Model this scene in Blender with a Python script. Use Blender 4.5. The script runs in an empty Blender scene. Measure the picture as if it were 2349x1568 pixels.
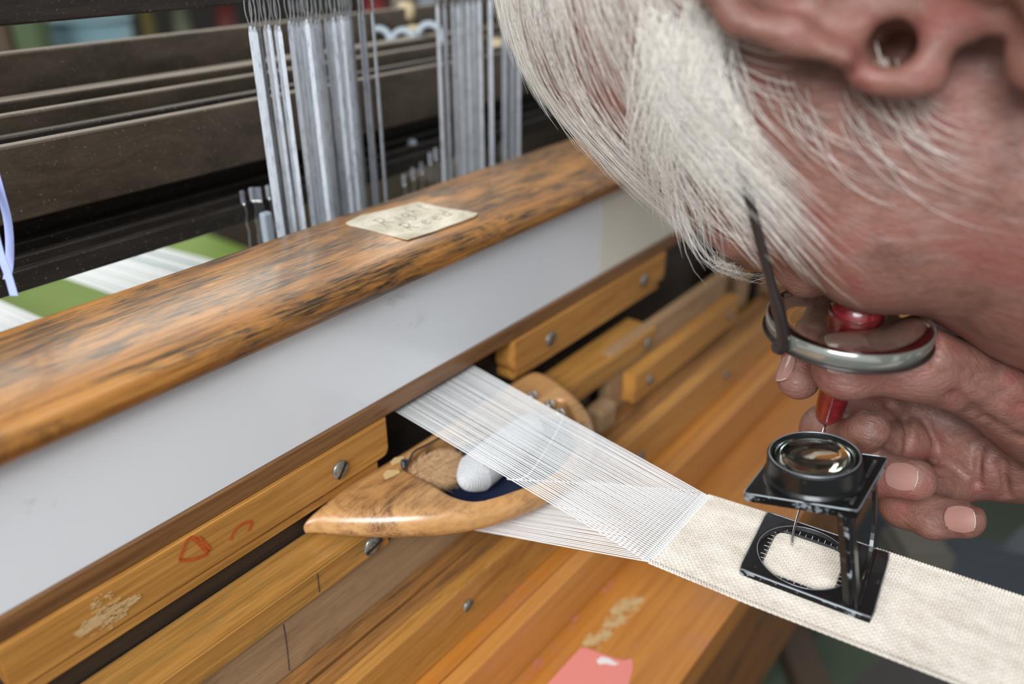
import bpy, bmesh, math, random
import numpy as np
from mathutils import Vector, Matrix
random.seed(7); rng = np.random.default_rng(7)
S = bpy.context.scene; COL = S.collection
# ------------------------------------------------------------------ camera, world, lights, exposure
# X runs along the loom's beams, Y away from the weaver, Z up; the camera stands at the origin
TH = math.radians(27.8); PS = math.radians(38.2); FP = 1855.0
Fh = np.array([math.cos(PS), math.sin(PS), 0.0])
R_ = np.array([math.sin(PS), -math.cos(PS), 0.0])
F_ = math.cos(TH)*Fh + np.array([0, 0, -math.sin(TH)])
U_ = math.sin(TH)*Fh + np.array([0, 0, math.cos(TH)])
cd = bpy.data.cameras.new('camera'); cam = bpy.data.objects.new('camera', cd); COL.objects.link(cam)
cam.matrix_world = Matrix(((R_[0], U_[0], -F_[0], 0), (R_[1], U_[1], -F_[1], 0), (R_[2], U_[2], -F_[2], 0), (0, 0, 0, 1)))
cd.sensor_width = 36; cd.lens = FP/2349*36; cd.clip_start = 0.01; cd.clip_end = 30
cd.dof.use_dof = True; cd.dof.focus_distance = 0.295; cd.dof.aperture_fstop = 4.8
S.camera = cam
w = bpy.data.worlds.new('world'); S.world = w; w.use_nodes = True
w.node_tree.nodes['Background'].inputs[0].default_value = (0.88, 0.94, 1.0, 1)
w.node_tree.nodes['Background'].inputs[1].default_value = 0.52
def area(name, loc, target, size, power, col):
    l = bpy.data.lights.new(name, 'AREA'); l.shape = 'RECTANGLE'; l.size = size[0]; l.size_y = size[1]
    l.energy = power; l.color = col
    o = bpy.data.objects.new(name, l); COL.objects.link(o); o.location = loc
    o.rotation_euler = (Vector(target)-Vector(loc)).to_track_quat('-Z', 'Y').to_euler(); return o
area('window_light_left', (-1.5, -0.35, 1.1), (0.25, 0.2, -0.15), (1.2, 0.9), 50, (0.92, 0.96, 1.0))
area('window_light_back', (1.6, 2.6, 1.5), (0.3, 0.25, -0.1), (2.0, 0.9), 30, (1.0, 0.93, 0.82))
area('ceiling_lamp_right', (0.9, -1.3, 1.7), (0.25, 0.15, -0.2), (0.9, 0.6), 6, (1.0, 0.93, 0.84))
S.view_settings.view_transform = 'Standard'; S.view_settings.look = 'None'
S.view_settings.gamma = 1; S.view_settings.use_curve_mapping = False; S.view_settings.exposure = 0.47

# ------------------------------------------------------------------ helpers
def at(u, v, d):            # a point seen in direction (u,v) standing d metres deep
    return F_*d + R_*((u-1174.5)/FP*d) - U_*((v-784)/FP*d)
def ray(u, v): return F_*FP + R_*(u-1174.5) - U_*(v-784)
def onz(u, v, z): d = ray(u, v); return d*(z/d[2])
def ony(u, v, y): d = ray(u, v); return d*(y/d[1])
def lin(*c): return tuple(((x/255)/12.92 if x/255 <= .04045 else ((x/255+.055)/1.055)**2.4) for x in c) + (1,)
def N(t, typ, **kw):
    n = t.nodes.new(typ)
    for k, v in kw.items(): setattr(n, k, v)
    return n
def mat(name, col=(.5, .5, .5, 1), rough=.5, metal=0, **kw):
    m = bpy.data.materials.new(name); m.use_nodes = True; b = m.node_tree.nodes['Principled BSDF']
    b.inputs['Base Color'].default_value = col; b.inputs['Roughness'].default_value = rough
    b.inputs['Metallic'].default_value = metal
    for k, v in kw.items(): b.inputs[k.replace('_', ' ')].default_value = v
    return m
def coords(t, scale, rot=(0, 0, 0), loc=(0, 0, 0)):
    c = N(t, 'ShaderNodeTexCoord'); mp = N(t, 'ShaderNodeMapping')
    mp.inputs['Scale'].default_value = scale; mp.inputs['Rotation'].default_value = rot; mp.inputs['Location'].default_value = loc
    t.links.new(c.outputs['Object'], mp.inputs[0]); return mp.outputs[0]
def noise(t, vec, scale=1, detail=4, rough=.6, dist=0):
    n = N(t, 'ShaderNodeTexNoise'); n.inputs['Scale'].default_value = scale; n.inputs['Detail'].default_value = detail
    n.inputs['Roughness'].default_value = rough; n.inputs['Distortion'].default_value = dist
    t.links.new(vec, n.inputs['Vector']); return n.outputs['Fac']
def ramp(t, fac, stops, interp='LINEAR'):
    r = N(t, 'ShaderNodeValToRGB'); r.color_ramp.interpolation = interp
    e = r.color_ramp.elements
    e[0].position, e[0].color = stops[0]; e[1].position, e[1].color = stops[-1]
    for p, c in stops[1:-1]:
        x = e.new(p); x.color = c
    t.links.new(fac, r.inputs[0]); return r.outputs[0]
def mix(t, fac, a, b, mode='MIX'):
    m = N(t, 'ShaderNodeMix'); m.data_type = 'RGBA'; m.blend_type = mode
    for s, v in ((0, fac), (6, a), (7, b)):
        if hasattr(v, 'is_linked'): t.links.new(v, m.inputs[s])
        else: m.inputs[s].default_value = v
    return m.outputs[2]
def bump(t, fac, strength, dist, b):
    n = N(t, 'ShaderNodeBump'); n.inputs['Strength'].default_value = strength; n.inputs['Distance'].default_value = dist
    t.links.new(fac, n.inputs['Height']); t.links.new(n.outputs[0], b.inputs['Normal'])
W1 = (1, 1, 1, 1); K1 = (0, 0, 0, 1)
def wood(name, light, dark, stain=None, amt=.5, rough=.35, coat=.3, g=1.0, bmp=.25, sscale=(14, 60, 60), rot=(0, 0, 0), off=0):
    m = mat(name, rough=rough); t = m.node_tree; b = t.nodes['Principled BSDF']
    v = coords(t, (14*g, 420*g, 420*g), rot, (off, off*1.7, 0))
    n1 = noise(t, v, 1, 5, .65, .4)
    c = ramp(t, n1, [(.3, dark), (.62, light)])
    v2 = coords(t, (5*g, 90*g, 90*g), rot, (off*2, 3, 1)); n2 = noise(t, v2, 1, 3, .5, .6)
    c = mix(t, ramp(t, n2, [(.35, (.55, .55, .55, 1)), (.65, W1)]), dark, c)
    if stain:
        n3 = noise(t, coords(t, sscale, rot, (off*3, 1, 5)), 1, 6, .72, .5)
        f3 = ramp(t, n3, [(amt-.09, W1), (amt+.06, K1)])
        f4 = noise(t, coords(t, (60, 900, 900), rot), 1, 3, .7)
        f = mix(t, 1.0, f3, ramp(t, f4, [(.35, (.25, .25, .25, 1)), (.6, W1)]), 'MULTIPLY')
        c = mix(t, f, c, stain)
    t.links.new(c, b.inputs['Base Color']); b.inputs['Coat Weight'].default_value = coat; b.inputs['Coat Roughness'].default_value = .18
    bump(t, n1, bmp, .0006, b); return m
def obj(name, verts, faces, m, parent=None, smooth=False):
    me = bpy.data.meshes.new(name); me.from_pydata([tuple(map(float, v)) for v in verts], [], faces); me.update()
    if smooth: me.polygons.foreach_set('use_smooth', [True]*len(me.polygons))
    for x in (m if isinstance(m, (list, tuple)) else [m]): me.materials.append(x)
    o = bpy.data.objects.new(name, me); COL.objects.link(o)
    if parent: o.parent = parent
    return o
def fobj(name, bm, m, parent=None, smooth=False, angle=None):
    me = bpy.data.meshes.new(name); bm.normal_update(); bm.to_mesh(me); bm.free()
    if smooth: me.polygons.foreach_set('use_smooth', [True]*len(me.polygons))
    me.materials.append(m); o = bpy.data.objects.new(name, me); COL.objects.link(o)
    if parent: o.parent = parent
    return o
def tag(o, label=None, cat=None, group=None, kind=None):
    for k, v in (('label', label), ('category', cat), ('group', group), ('kind', kind)):
        if v: o[k] = v
    return o
def thing(name, loc, label, cat, group=None):
    # the Empty stands at the thing's base; children keep world coordinates through the inverse
    o = bpy.data.objects.new(name, None); COL.objects.link(o); o.location = tuple(float(x) for x in loc); o.empty_display_size = .01
    return tag(o, label, cat, group)
def adopt(root):
    inv = Matrix.Translation(-root.location)
    for c in root.children: c.matrix_parent_inverse = inv
def box(name, lo, hi, m, parent=None, bev=.0006, seg=2):
    bm = bmesh.new(); bmesh.ops.create_cube(bm, size=1)
    lo = Vector([float(x) for x in lo]); hi = Vector([float(x) for x in hi]); s = hi-lo; c = (hi+lo)/2
    for v in bm.verts: v.co = Vector((v.co.x*s.x, v.co.y*s.y, v.co.z*s.z))+c
    if bev: bmesh.ops.bevel(bm, geom=bm.edges[:], offset=bev, segments=seg, affect='EDGES', profile=.5)
    return fobj(name, bm, m, parent, smooth=False)
def prism(name, prof, x0, x1, m, parent=None, smooth=False):   # a (y,z) profile run along X
    n = len(prof); v = [(x0, y, z) for y, z in prof]+[(x1, y, z) for y, z in prof]
    f = [(i, (i+1) % n, n+(i+1) % n, n+i) for i in range(n)]+[tuple(range(n))[::-1], tuple(range(n, 2*n))]
    o = obj(name, v, f, m, parent, smooth)
    bm = bmesh.new(); bm.from_mesh(o.data); bmesh.ops.recalc_face_normals(bm, faces=bm.faces[:]); bm.to_mesh(o.data); bm.free(); return o
def frame(T):
    T = T/np.linalg.norm(T); a = np.array([0, 0, 1.]) if abs(T[2]) < .9 else np.array([1., 0, 0])
    n = np.cross(T, a); n /= np.linalg.norm(n); return T, n, np.cross(T, n)
def tube(pts, rad, sides=8, close=False, caps=True):
    pts = np.array(pts, float); n = len(pts); rad = np.broadcast_to(np.array(rad, float), (n,))
    V = []; Fc = []; pn = None
    for i in range(n):
        T = (pts[(i+1) % n]-pts[i-1]) if close else pts[min(i+1, n-1)]-pts[max(i-1, 0)]
        T = T/np.linalg.norm(T)
        if pn is None: _, nn, bb = frame(T)
        else: nn = pn-T*np.dot(pn, T); nn /= np.linalg.norm(nn); bb = np.cross(T, nn)
        pn = nn
        for k in range(sides):
            a = 2*math.pi*k/sides; V.append(pts[i]+rad[i]*(math.cos(a)*nn+math.sin(a)*bb))
    for i in range(n if close else n-1):
        j = (i+1) % n
        for k in range(sides): Fc.append((i*sides+k, i*sides+(k+1) % sides, j*sides+(k+1) % sides, j*sides+k))
    if not close and caps: Fc += [tuple(range(sides))[::-1], tuple(range((n-1)*sides, n*sides))]
    return V, Fc
def merge(parts):
    V = []; Fc = []
    for v, f in parts:
        k = len(V); V += list(v); Fc += [tuple(i+k for i in q) for q in f]
    return V, Fc
def smooth_path(pts, n=24):       # Catmull-Rom
    P = np.array(pts, float); P = np.vstack([2*P[0]-P[1], P, 2*P[-1]-P[-2]]); out = []
    seg = len(P)-3
    for i in range(n):
        s = i/(n-1)*seg; k = min(int(s), seg-1); t = s-k; a, b, c, d = P[k:k+4]
        out.append(.5*((2*b)+(-a+c)*t+(2*a-5*b+4*c-d)*t*t+(-a+3*b-3*c+d)*t**3))
    return np.array(out)
def lathe(prof, c, axis, sides=32, close=False):   # prof of (r,h) about axis at c
    T, n, b = frame(np.array(axis, float)); c = np.array(c, float); V = []; Fc = []
    for r, h in prof:
        for k in range(sides):
            a = 2*math.pi*k/sides; V.append(c+T*h+r*(math.cos(a)*n+math.sin(a)*b))
    m = len(prof)
    for i in range(m if close else m-1):
        j = (i+1) % m
        for k in range(sides): Fc.append((i*sides+k, i*sides+(k+1) % sides, j*sides+(k+1) % sides, j*sides+k))
    if not close: Fc += [tuple(range(sides))[::-1], tuple(range((m-1)*sides, m*sides))]
    return V, Fc
def loops(L, close=False):         # bridge equal-length vertex loops
    n = len(L[0]); V = [p for l in L for p in l]; Fc = []
    for i in range(len(L) if close else len(L)-1):
        j = (i+1) % len(L)
        for k in range(n): Fc.append((i*n+k, i*n+(k+1) % n, j*n+(k+1) % n, j*n+k))
    return V, Fc
def fixn(o):
    bm = bmesh.new(); bm.from_mesh(o.data); bmesh.ops.recalc_face_normals(bm, faces=bm.faces[:]); bm.to_mesh(o.data); bm.free(); return o
# --- signed distance fields and their surface
def smin(a, b, k):
    h = np.clip(.5+.5*(b-a)/k, 0, 1); return b*(1-h)+a*h-k*h*(1-h)
def smax(a, b, k): return -smin(-a, -b, k)
def s_caps(p, a, b, ra, rb):
    a = np.asarray(a); b = np.asarray(b); ba = b-a; t = np.clip(((p-a)@ba)/(ba@ba), 0, 1)
    return np.linalg.norm(p-a-t[..., None]*ba, axis=-1)-(ra+(rb-ra)*t)
def s_ell(p, c, r):
    q = (p-np.asarray(c)); r = np.asarray(r); k0 = np.linalg.norm(q/r, axis=-1); k1 = np.linalg.norm(q/(r*r), axis=-1)
    return k0*(k0-1)/np.maximum(k1, 1e-9)
def nets(sdf, lo, hi, h, relax=1):
    lo = np.array(lo, float); hi = np.array(hi, float); B = 6
    n = (np.ceil((hi-lo)/h/B).astype(int)*B)+1
    cn = (n-1)//B+1
    ax = [lo[i]+np.arange(cn[i])*B*h for i in range(3)]
    cc = np.stack(np.meshgrid(*ax, indexing='ij'), -1)
    cv = sdf(cc.reshape(-1, 3)).reshape(cn)
    # cell blocks: signed value at block centre by corner mean; near blocks are evaluated finely
    m = sum(cv[i:cn[0]-1+i, j:cn[1]-1+j, k:cn[2]-1+k] for i in (0, 1) for j in (0, 1) for k in (0, 1))/8
    near = np.abs(m) < B*h*1.6
    val = np.repeat(np.repeat(np.repeat(np.where(m < 0, -1., 1.), B, 0), B, 1), B, 2)
    val = np.pad(val, ((0, 1),)*3, mode='edge')
    idx = np.argwhere(near); o = np.arange(B+1)
    og = np.stack(np.meshgrid(o, o, o, indexing='ij'), -1).reshape(-1, 3)
    for s in range(0, len(idx), 400):
        g = (idx[s:s+400, None, :]*B+og[None]).reshape(-1, 3)
        val[g[:, 0], g[:, 1], g[:, 2]] = sdf(lo+g*h)
    ins = val < 0
    c = ins[:-1, :-1, :-1].astype(np.int8)
    tot = sum(ins[i:n[0]-1+i, j:n[1]-1+j, k:n[2]-1+k].astype(np.int8) for i in (0, 1) for j in (0, 1) for k in (0, 1))
    act = (tot > 0) & (tot < 8); cells = np.argwhere(act); ids = -np.ones(act.shape, int); ids[act] = np.arange(len(cells))
    acc = np.zeros((len(cells), 3)); cnt = np.zeros(len(cells))
    for a in range(3):
        oth = [x for x in range(3) if x != a]
        for i in (0, 1):
            for j in (0, 1):
                p0 = cells.copy(); p0[:, oth[0]] += i; p0[:, oth[1]] += j; p1 = p0.copy(); p1[:, a] += 1
                v0 = val[tuple(p0.T)]; v1 = val[tuple(p1.T)]; mk = (v0 < 0) != (v1 < 0)
                t = np.where(mk, v0/np.where(mk, v0-v1, 1), 0); q = p0.astype(float); q[:, a] += t
                acc += q*mk[:, None]; cnt += mk
    V = acc/cnt[:, None]; Q = []
    for a in range(3):
        b, d = [(1, 2), (2, 0), (0, 1)][a]
        sl0 = [slice(None)]*3; sl1 = [slice(None)]*3; sl0[a] = slice(0, -1); sl1[a] = slice(1, None)
        e = ins[tuple(sl0)] != ins[tuple(sl1)]; E_ = np.argwhere(e)
        E_ = E_[(E_[:, b] > 0) & (E_[:, d] > 0) & (E_[:, b] < n[b]-1) & (E_[:, d] < n[d]-1)]
        def g(db, dd):
            q = E_.copy(); q[:, b] -= db; q[:, d] -= dd; return ids[tuple(q.T)]
        quad = np.stack([g(1, 1), g(0, 1), g(0, 0), g(1, 0)], 1)
        fl = ~ins[tuple(E_.T)]; quad[fl] = quad[fl][:, ::-1]; Q.append(quad)
    Q = np.concatenate(Q); Q = Q[(Q >= 0).all(1)]
    for _ in range(relax):
        s = np.zeros_like(V); k = np.zeros(len(V))
        for i in range(4):
            np.add.at(s, Q[:, i], V[Q[:, (i+1) % 4]]+V[Q[:, i-1]]); np.add.at(k, Q[:, i], 2)
        V = .5*V+.5*s/np.maximum(k, 1)[:, None]
    return lo+V*h, Q
def nmesh(name, V, Q, m, parent=None, smooth=True):
    me = bpy.data.meshes.new(name); V = np.asarray(V, np.float32); Q = np.asarray(Q, np.int32); k = Q.shape[1]
    me.vertices.add(len(V)); me.vertices.foreach_set('co', V.ravel())
    me.loops.add(Q.size); me.loops.foreach_set('vertex_index', Q.ravel())
    me.polygons.add(len(Q)); me.polygons.foreach_set('loop_start', np.arange(0, Q.size, k, dtype=np.int32))
    me.polygons.foreach_set('loop_total', np.full(len(Q), k, np.int32))
    me.update(calc_edges=True); me.validate()
    me.polygons.foreach_set('use_smooth', [smooth]*len(me.polygons))
    for x in (m if isinstance(m, (list, tuple)) else [m]): me.materials.append(x)
    o = bpy.data.objects.new(name, me); COL.objects.link(o)
    if parent: o.parent = parent
    return o

# ------------------------------------------------------------------ materials
M = {}
M['cap'] = wood('cap_wood', lin(200, 140, 70), lin(142, 88, 34), lin(52, 44, 34), .54, .42, .22, 1.0, .5, (20, 70, 70))
M['nose'] = M['cap']
M['panel_edge'] = wood('lip_wood', lin(140, 98, 58), lin(98, 64, 36), lin(64, 42, 28), .42, .4, .3, 1.2)
M['block'] = wood('block_wood', lin(196, 142, 72), lin(156, 104, 46), lin(120, 74, 34), .38, .36, .35, 1.4, .2, (20, 90, 90), off=2)
M['rail'] = wood('rail_wood', lin(190, 138, 72), lin(146, 100, 42), lin(104, 88, 48), .45, .4, .25, 1.3, .3, (7, 160, 160), off=5)
M['tan'] = wood('tan_board', lin(168, 136, 100), lin(146, 114, 80), lin(112, 88, 66), .40, .65, 0, 2.0, .15, (14, 40, 40), off=7)
M['ledge'] = wood('ledge_wood', lin(168, 118, 62), lin(120, 78, 38), lin(80, 56, 38), .46, .45, .2, 1.0, .3, (8, 140, 140), off=9)
M['table'] = wood('table_wood', lin(200, 134, 54), lin(166, 100, 34), lin(176, 112, 84), .38, .4, .3, .7, .2, (16, 40, 40), off=11)
M['front'] = wood('front_wood', lin(140, 92, 42), lin(112, 70, 30), lin(70, 44, 24), .42, .5, .1, .8, .2, (16, 40, 40), off=13)
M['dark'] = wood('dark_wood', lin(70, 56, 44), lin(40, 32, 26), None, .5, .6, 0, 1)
M['shut'] = wood('boxwood', lin(198, 152, 98), lin(172, 122, 70), lin(104, 68, 42), .46, .30, .4, .8, .12, (28, 34, 60), off=4)
# white laminate
M['cream_lam'] = mat('cream_laminate', lin(226, 222, 208), .2, Coat_Weight=.3)
M['white'] = mat('white_laminate', rough=.22, Coat_Weight=.3, Coat_Roughness=.08); t = M['white'].node_tree
n = noise(t, coords(t, (18, 30, 30)), 1, 5, .7, 1.0)
t.links.new(ramp(t, n, [(.22, lin(186, 188, 186)), (.36, lin(228, 230, 232))]), t.nodes['Principled BSDF'].inputs['Base Color'])
# browned steel of the shaft bars
def steel(name, a, b_, rough, sc=(30, 260, 260)):
    m = mat(name, rough=rough, metal=.45); t = m.node_tree; b = t.nodes['Principled BSDF']
    n = noise(t, coords(t, sc), 1, 6, .75, .5); c = ramp(t, n, [(.32, a), (.66, b_)])
    sp = noise(t, coords(t, (900, 900, 900)), 1, 2, .6); c = mix(t, ramp(t, sp, [(.66, K1), (.78, (.6, .6, .6, 1))]), c, lin(190, 180, 165))
    t.links.new(c, b.inputs['Base Color']); bump(t, n, .15, .0004, b); return m
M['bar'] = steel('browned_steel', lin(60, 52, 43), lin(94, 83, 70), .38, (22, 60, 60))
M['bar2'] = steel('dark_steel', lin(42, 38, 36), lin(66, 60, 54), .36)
M['heddle'] = mat('heddle_steel', lin(196, 203, 210), .38, .25)
t = M['heddle'].node_tree; n = noise(t, coords(t, (700, 700, 160)), 1, 5, .7)
oi = N(t, 'ShaderNodeObjectInfo'); t.links.new(mix(t, 1.0, ramp(t, n, [(.3, lin(150, 154, 160)), (.5, lin(206, 211, 217))]), ramp(t, oi.outputs['Random'], [(0, (.45, .46, .48, 1)), (1, (1.1, 1.1, 1.1, 1))]), 'MULTIPLY'), t.nodes['Principled BSDF'].inputs['Base Color'])
M['wire'] = mat('bright_wire', lin(205, 205, 205), .22, 1.0)
M['screw'] = steel('screw_steel', lin(84, 80, 72), lin(160, 154, 144), .3, (500, 500, 500))
M['slot'] = mat('dark_slot', lin(20, 18, 16), .7)
M['yarn'] = mat('bobbin_yarn', lin(222, 222, 220), .8, Sheen_Weight=.3); t = M['yarn'].node_tree
wv = N(t, 'ShaderNodeTexWave'); wv.inputs['Scale'].default_value = 1; wv.inputs['Distortion'].default_value = 3; wv.inputs['Detail'].default_value = 3
t.links.new(coords(t, (900, 500, 700), (.4, .3, .8)), wv.inputs['Vector']); bump(t, wv.outputs['Fac'], .8, .0004, t.nodes['Principled BSDF'])
t.links.new(ramp(t, wv.outputs['Fac'], [(0, lin(196, 196, 198)), (1, lin(232, 232, 230))]), t.nodes['Principled BSDF'].inputs['Base Color'])
M['thread'] = mat('white_thread', lin(236, 236, 234), .7, Sheen_Weight=.3)
M['cloth'] = mat('woven_cotton', rough=.85, Sheen_Weight=.3); t = M['cloth'].node_tree
n = noise(t, coords(t, (120, 60, 60)), 1, 5, .7)
cx = N(t, 'ShaderNodeTexCoord'); sx = N(t, 'ShaderNodeSeparateXYZ'); t.links.new(cx.outputs['Object'], sx.inputs[0])
t.links.new(ramp(t, n, [(.3, lin(202, 190, 174)), (.6, lin(232, 223, 209))]), t.nodes['Principled BSDF'].inputs['Base Color'])
def skin(name, a, b_, c3, sc, bs, bd, rough=.5):
    m = mat(name, rough=rough, Subsurface_Weight=.12, Subsurface_Scale=.004); t = m.node_tree; b = t.nodes['Principled BSDF']
    b.inputs['Subsurface Radius'].default_value = (1, .35, .2)
    n1 = noise(t, coords(t, (sc,)*3), 1, 4, .6, .3); n2 = noise(t, coords(t, (sc*5,)*3, loc=(3, 3, 3)), 1, 5, .7)
    c = ramp(t, n1, [(.34, a), (.5, b_), (.66, c3)])
    c = mix(t, ramp(t, n2, [(.35, (.8, .8, .8, 1)), (.6, W1)]), lin(104, 70, 58), c); t.links.new(c, b.inputs['Base Color'])
    v = N(t, 'ShaderNodeTexVoronoi'); v.inputs['Scale'].default_value = 1; v.feature = 'DISTANCE_TO_EDGE'
    mp = coords(t, (bs, bs*.45, bs)); t.links.new(mp, v.inputs['Vector'])
    nn = noise(t, coords(t, (bs*.3, bs*.12, bs*.3), (0, .3, .5)), 1, 6, .75, 1.2)
    mth = N(t, 'ShaderNodeMath', operation='MULTIPLY_ADD'); t.links.new(v.outputs['Distance'], mth.inputs[0]); mth.inputs[1].default_value = .35; t.links.new(nn, mth.inputs[2])
    bump(t, mth.outputs[0], .7, bd, b); return m
M['skin'] = skin('skin', lin(112, 76, 66), lin(138, 96, 83), lin(136, 82, 73), 55, 620, .0011, .38)
M['nail_edge'] = mat('nail_edge', lin(184, 164, 140), .6); M['nail'] = mat('nail', lin(158, 116, 106), .3, Coat_Weight=.3)
M['hair'] = mat('white_hair', lin(240, 234, 224), .4)
M['black'] = mat('black_enamel', rough=.32, Coat_Weight=.2); t = M['black'].node_tree
b = t.nodes['Principled BSDF']; n = noise(t, coords(t, (260, 260, 260)), 1, 5, .7)
t.links.new(ramp(t, n, [(.62, lin(20, 20, 20)), (.72, lin(64, 60, 54))]), b.inputs['Base Color'])
M['worn'] = mat('bare_metal_wear', rough=.35, metal=.5); t = M['worn'].node_tree
b = t.nodes['Principled BSDF']; n = noise(t, coords(t, (170, 170, 300)), 1, 5, .7)
t.links.new(ramp(t, n, [(.55, lin(24, 24, 24)), (.58, lin(160, 168, 174))]), b.inputs['Base Color'])
M['edge'] = mat('bare_metal_edge', lin(150, 156, 160), .3, .6); M['tick'] = mat('tick_white', lin(225, 225, 220), .6)
M['red'] = wood('red_lacquered_wood', lin(150, 34, 38), lin(96, 16, 24), lin(178, 74, 58), .36, .22, .6, 1, .2, (60, 60, 220), (0, 1.2, 0))
def glass(name, col, rough=0., ior=1.5):
    m = bpy.data.materials.new(name); m.use_nodes = True; t = m.node_tree; t.nodes.clear()
    g = N(t, 'ShaderNodeBsdfGlass'); g.inputs['Color'].default_value = col; g.inputs['Roughness'].default_value = rough; g.inputs['IOR'].default_value = ior
    o = N(t, 'ShaderNodeOutputMaterial'); t.links.new(g.outputs[0], o.inputs[0]); return m
M['ledge_glass'] = mat('polished_lens_edge', lin(150, 152, 142), .16, .6, Coat_Weight=1.0); M['glass'] = glass('lens_glass', (.97, 1, .97, 1)); M['frame'] = mat('dark_spectacle_frame', lin(52, 44, 42), .3, .4, Coat_Weight=.4)
M['paper'] = mat('aged_paper', rough=.6); t = M['paper'].node_tree
n = noise(t, coords(t, (50, 90, 90)), 1, 5, .7, .5)
t.links.new(ramp(t, n, [(.35, lin(176, 166, 140)), (.6, lin(222, 212, 190))]), t.nodes['Principled BSDF'].inputs['Base Color'])
M['ink'] = mat('pencil_ink', lin(60, 60, 66), .6); M['redmark'] = mat('red_paint_mark', lin(200, 92, 34), .6)
M['chalk'] = mat('chalky_scuff', lin(196, 164, 114), .8); M['pink'] = mat('pink_tape', lin(226, 136, 124), .6)
for k_, sc_, lo_ in (('redmark', 700, .38), ('pink_smear', 420, .46)):
    if k_ == 'pink_smear': M[k_] = mat('pink_smear', lin(214, 128, 104), .7)
    t = M[k_].node_tree; b = t.nodes['Principled BSDF']; n = noise(t, coords(t, (sc_*.35, sc_, sc_)), 1, 5, .7)
    t.links.new(ramp(t, n, [(lo_, K1), (lo_+.14, (.8, .8, .8, 1))]), b.inputs['Alpha'])
M['navy'] = mat('navy_lining', lin(22, 32, 58), .6); M['fur'] = mat('tan_fur', lin(204, 164, 122), .7); M['fur2'] = mat('brown_fur_root', lin(150, 104, 68), .9)
M['shirt'] = mat('plum_wool', lin(62, 44, 52), .9, Sheen_Weight=.3)

# ------------------------------------------------------------------ the setting
flr = box('floor', (-4, -3, -1.2), (5, 4, -1.1), mat('dark_floor', lin(52, 48, 44), .7), bev=0); tag(flr, kind='structure')
wl = box('wall_back', (-5, 3.4, -1.1), (7, 3.5, 3.4), mat('dim_wall', lin(44, 40, 34), .9), bev=0); tag(wl, kind='structure')

# ------------------------------------------------------------------ the batten: cap, white facing, shuttle races
X0, X1 = -.22, 1.15
bat = thing('batten', (.3, .23, -.31), 'loom batten of worn orange-brown wood with a white facing board across the whole photo', 'loom beam')
prof = []
def arc(cy, cz, r, a0, a1, n):
    return [(cy+r*math.cos(math.radians(a0+(a1-a0)*i/n)), cz+r*math.sin(math.radians(a0+(a1-a0)*i/n))) for i in range(n+1)]
prof = [(.2195, -.1315)]+arc(.2195, -.1245, .0068, 262, 100, 12)+[(.2215, -.1172)]+[(.245, -.1165)]+arc(.2675, -.1195, .003, 90, 0, 5)+[(.2705, -.1315)]
capo = prism('hand_cap', prof, X0, X1, M['cap'], bat, True)
m_ = capo.modifiers.new('edges', 'EDGE_SPLIT'); m_.split_angle = math.radians(50)
box('facing_panel', (X0, .2205, -.1783), (.3588, .2265, -.1312), M['white'], bat, .0003)
o = box('facing_panel', (.3592, .2206, -.1783), (X1, .2265, -.1312), M['cream_lam'], bat, .0003); tag(o, 'creamier facing board beyond the joint')
box('lip', (X0, .2192, -.1865), (X1, .232, -.1784), M['panel_edge'], bat, .0005)
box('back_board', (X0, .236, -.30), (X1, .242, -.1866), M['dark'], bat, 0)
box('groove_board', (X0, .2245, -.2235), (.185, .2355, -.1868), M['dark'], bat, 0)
def screw(x, y, z, r, parent, ang=.6, m='screw'):
    # a slotted screw head facing the weaver (-Y), its slot cut through the rim
    V = []; Fc = []
    g = [lathe([(r, 0), (r, .0006), (r*.86, .0011), (r*.5, .0014), (.0001, .0015)], (x, y, z), (0, -1, 0), 20)]
    o = obj('screw', *merge(g), M[m], parent, True)
    ca, sa = math.cos(ang), math.sin(ang); h = r*.13; l = r*.94
    q = [(x+a*ca-b*sa, y-.00158 if False else y-.0016, z+a*sa+b*ca) for a, b in ((-l, -h), (l, -h), (l, h), (-l, h))]
    q2 = [(a, y-.0008, c) for a, _, c in q]
    s = obj('slot', q+q2, [(0, 1, 2, 3), (0, 4, 5, 1), (1, 5, 6, 2), (2, 6, 7, 3), (3, 7, 4, 0)], M['slot'], o); return o
def rblock(name, x0, x1, y0, y1, z0, z1, m, r=.004, corners=(1, 1), parent=bat):
    # board with rounded outer corners in the XZ plane, face at y0
    p = []
    def c(cx, cz, a0): return [(cx+r*math.cos(math.radians(a0+i*22.5)), cz+r*math.sin(math.radians(a0+i*22.5))) for i in range(5)]
    p += c(x1-r, z0+r, -90) if corners[1] else [(x1, z0)]
    p += [(x1, z1), (x0, z1)]
    p += c(x0+r, z0+r, 180) if corners[0] else [(x0, z0)]
    bm = bmesh.new(); a = [bm.verts.new((x, y0, z)) for x, z in p]; b = [bm.verts.new((x, y1, z)) for x, z in p]; n = len(p)
    bm.faces.new(a[::-1]); bm.faces.new(b)
    for i in range(n): bm.faces.new((a[i], a[(i+1) % n], b[(i+1) % n], b[i]))
    bmesh.ops.recalc_face_normals(bm, faces=bm.faces[:])
    ed = [e for e in bm.edges if abs(e.verts[0].co.y-y0) < 1e-6 and abs(e.verts[1].co.y-y0) < 1e-6]
    bmesh.ops.bevel(bm, geom=ed, offset=.0007, segments=2, affect='EDGES')
    return fobj(name, bm, m, parent)
PITCH = .2425
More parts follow.
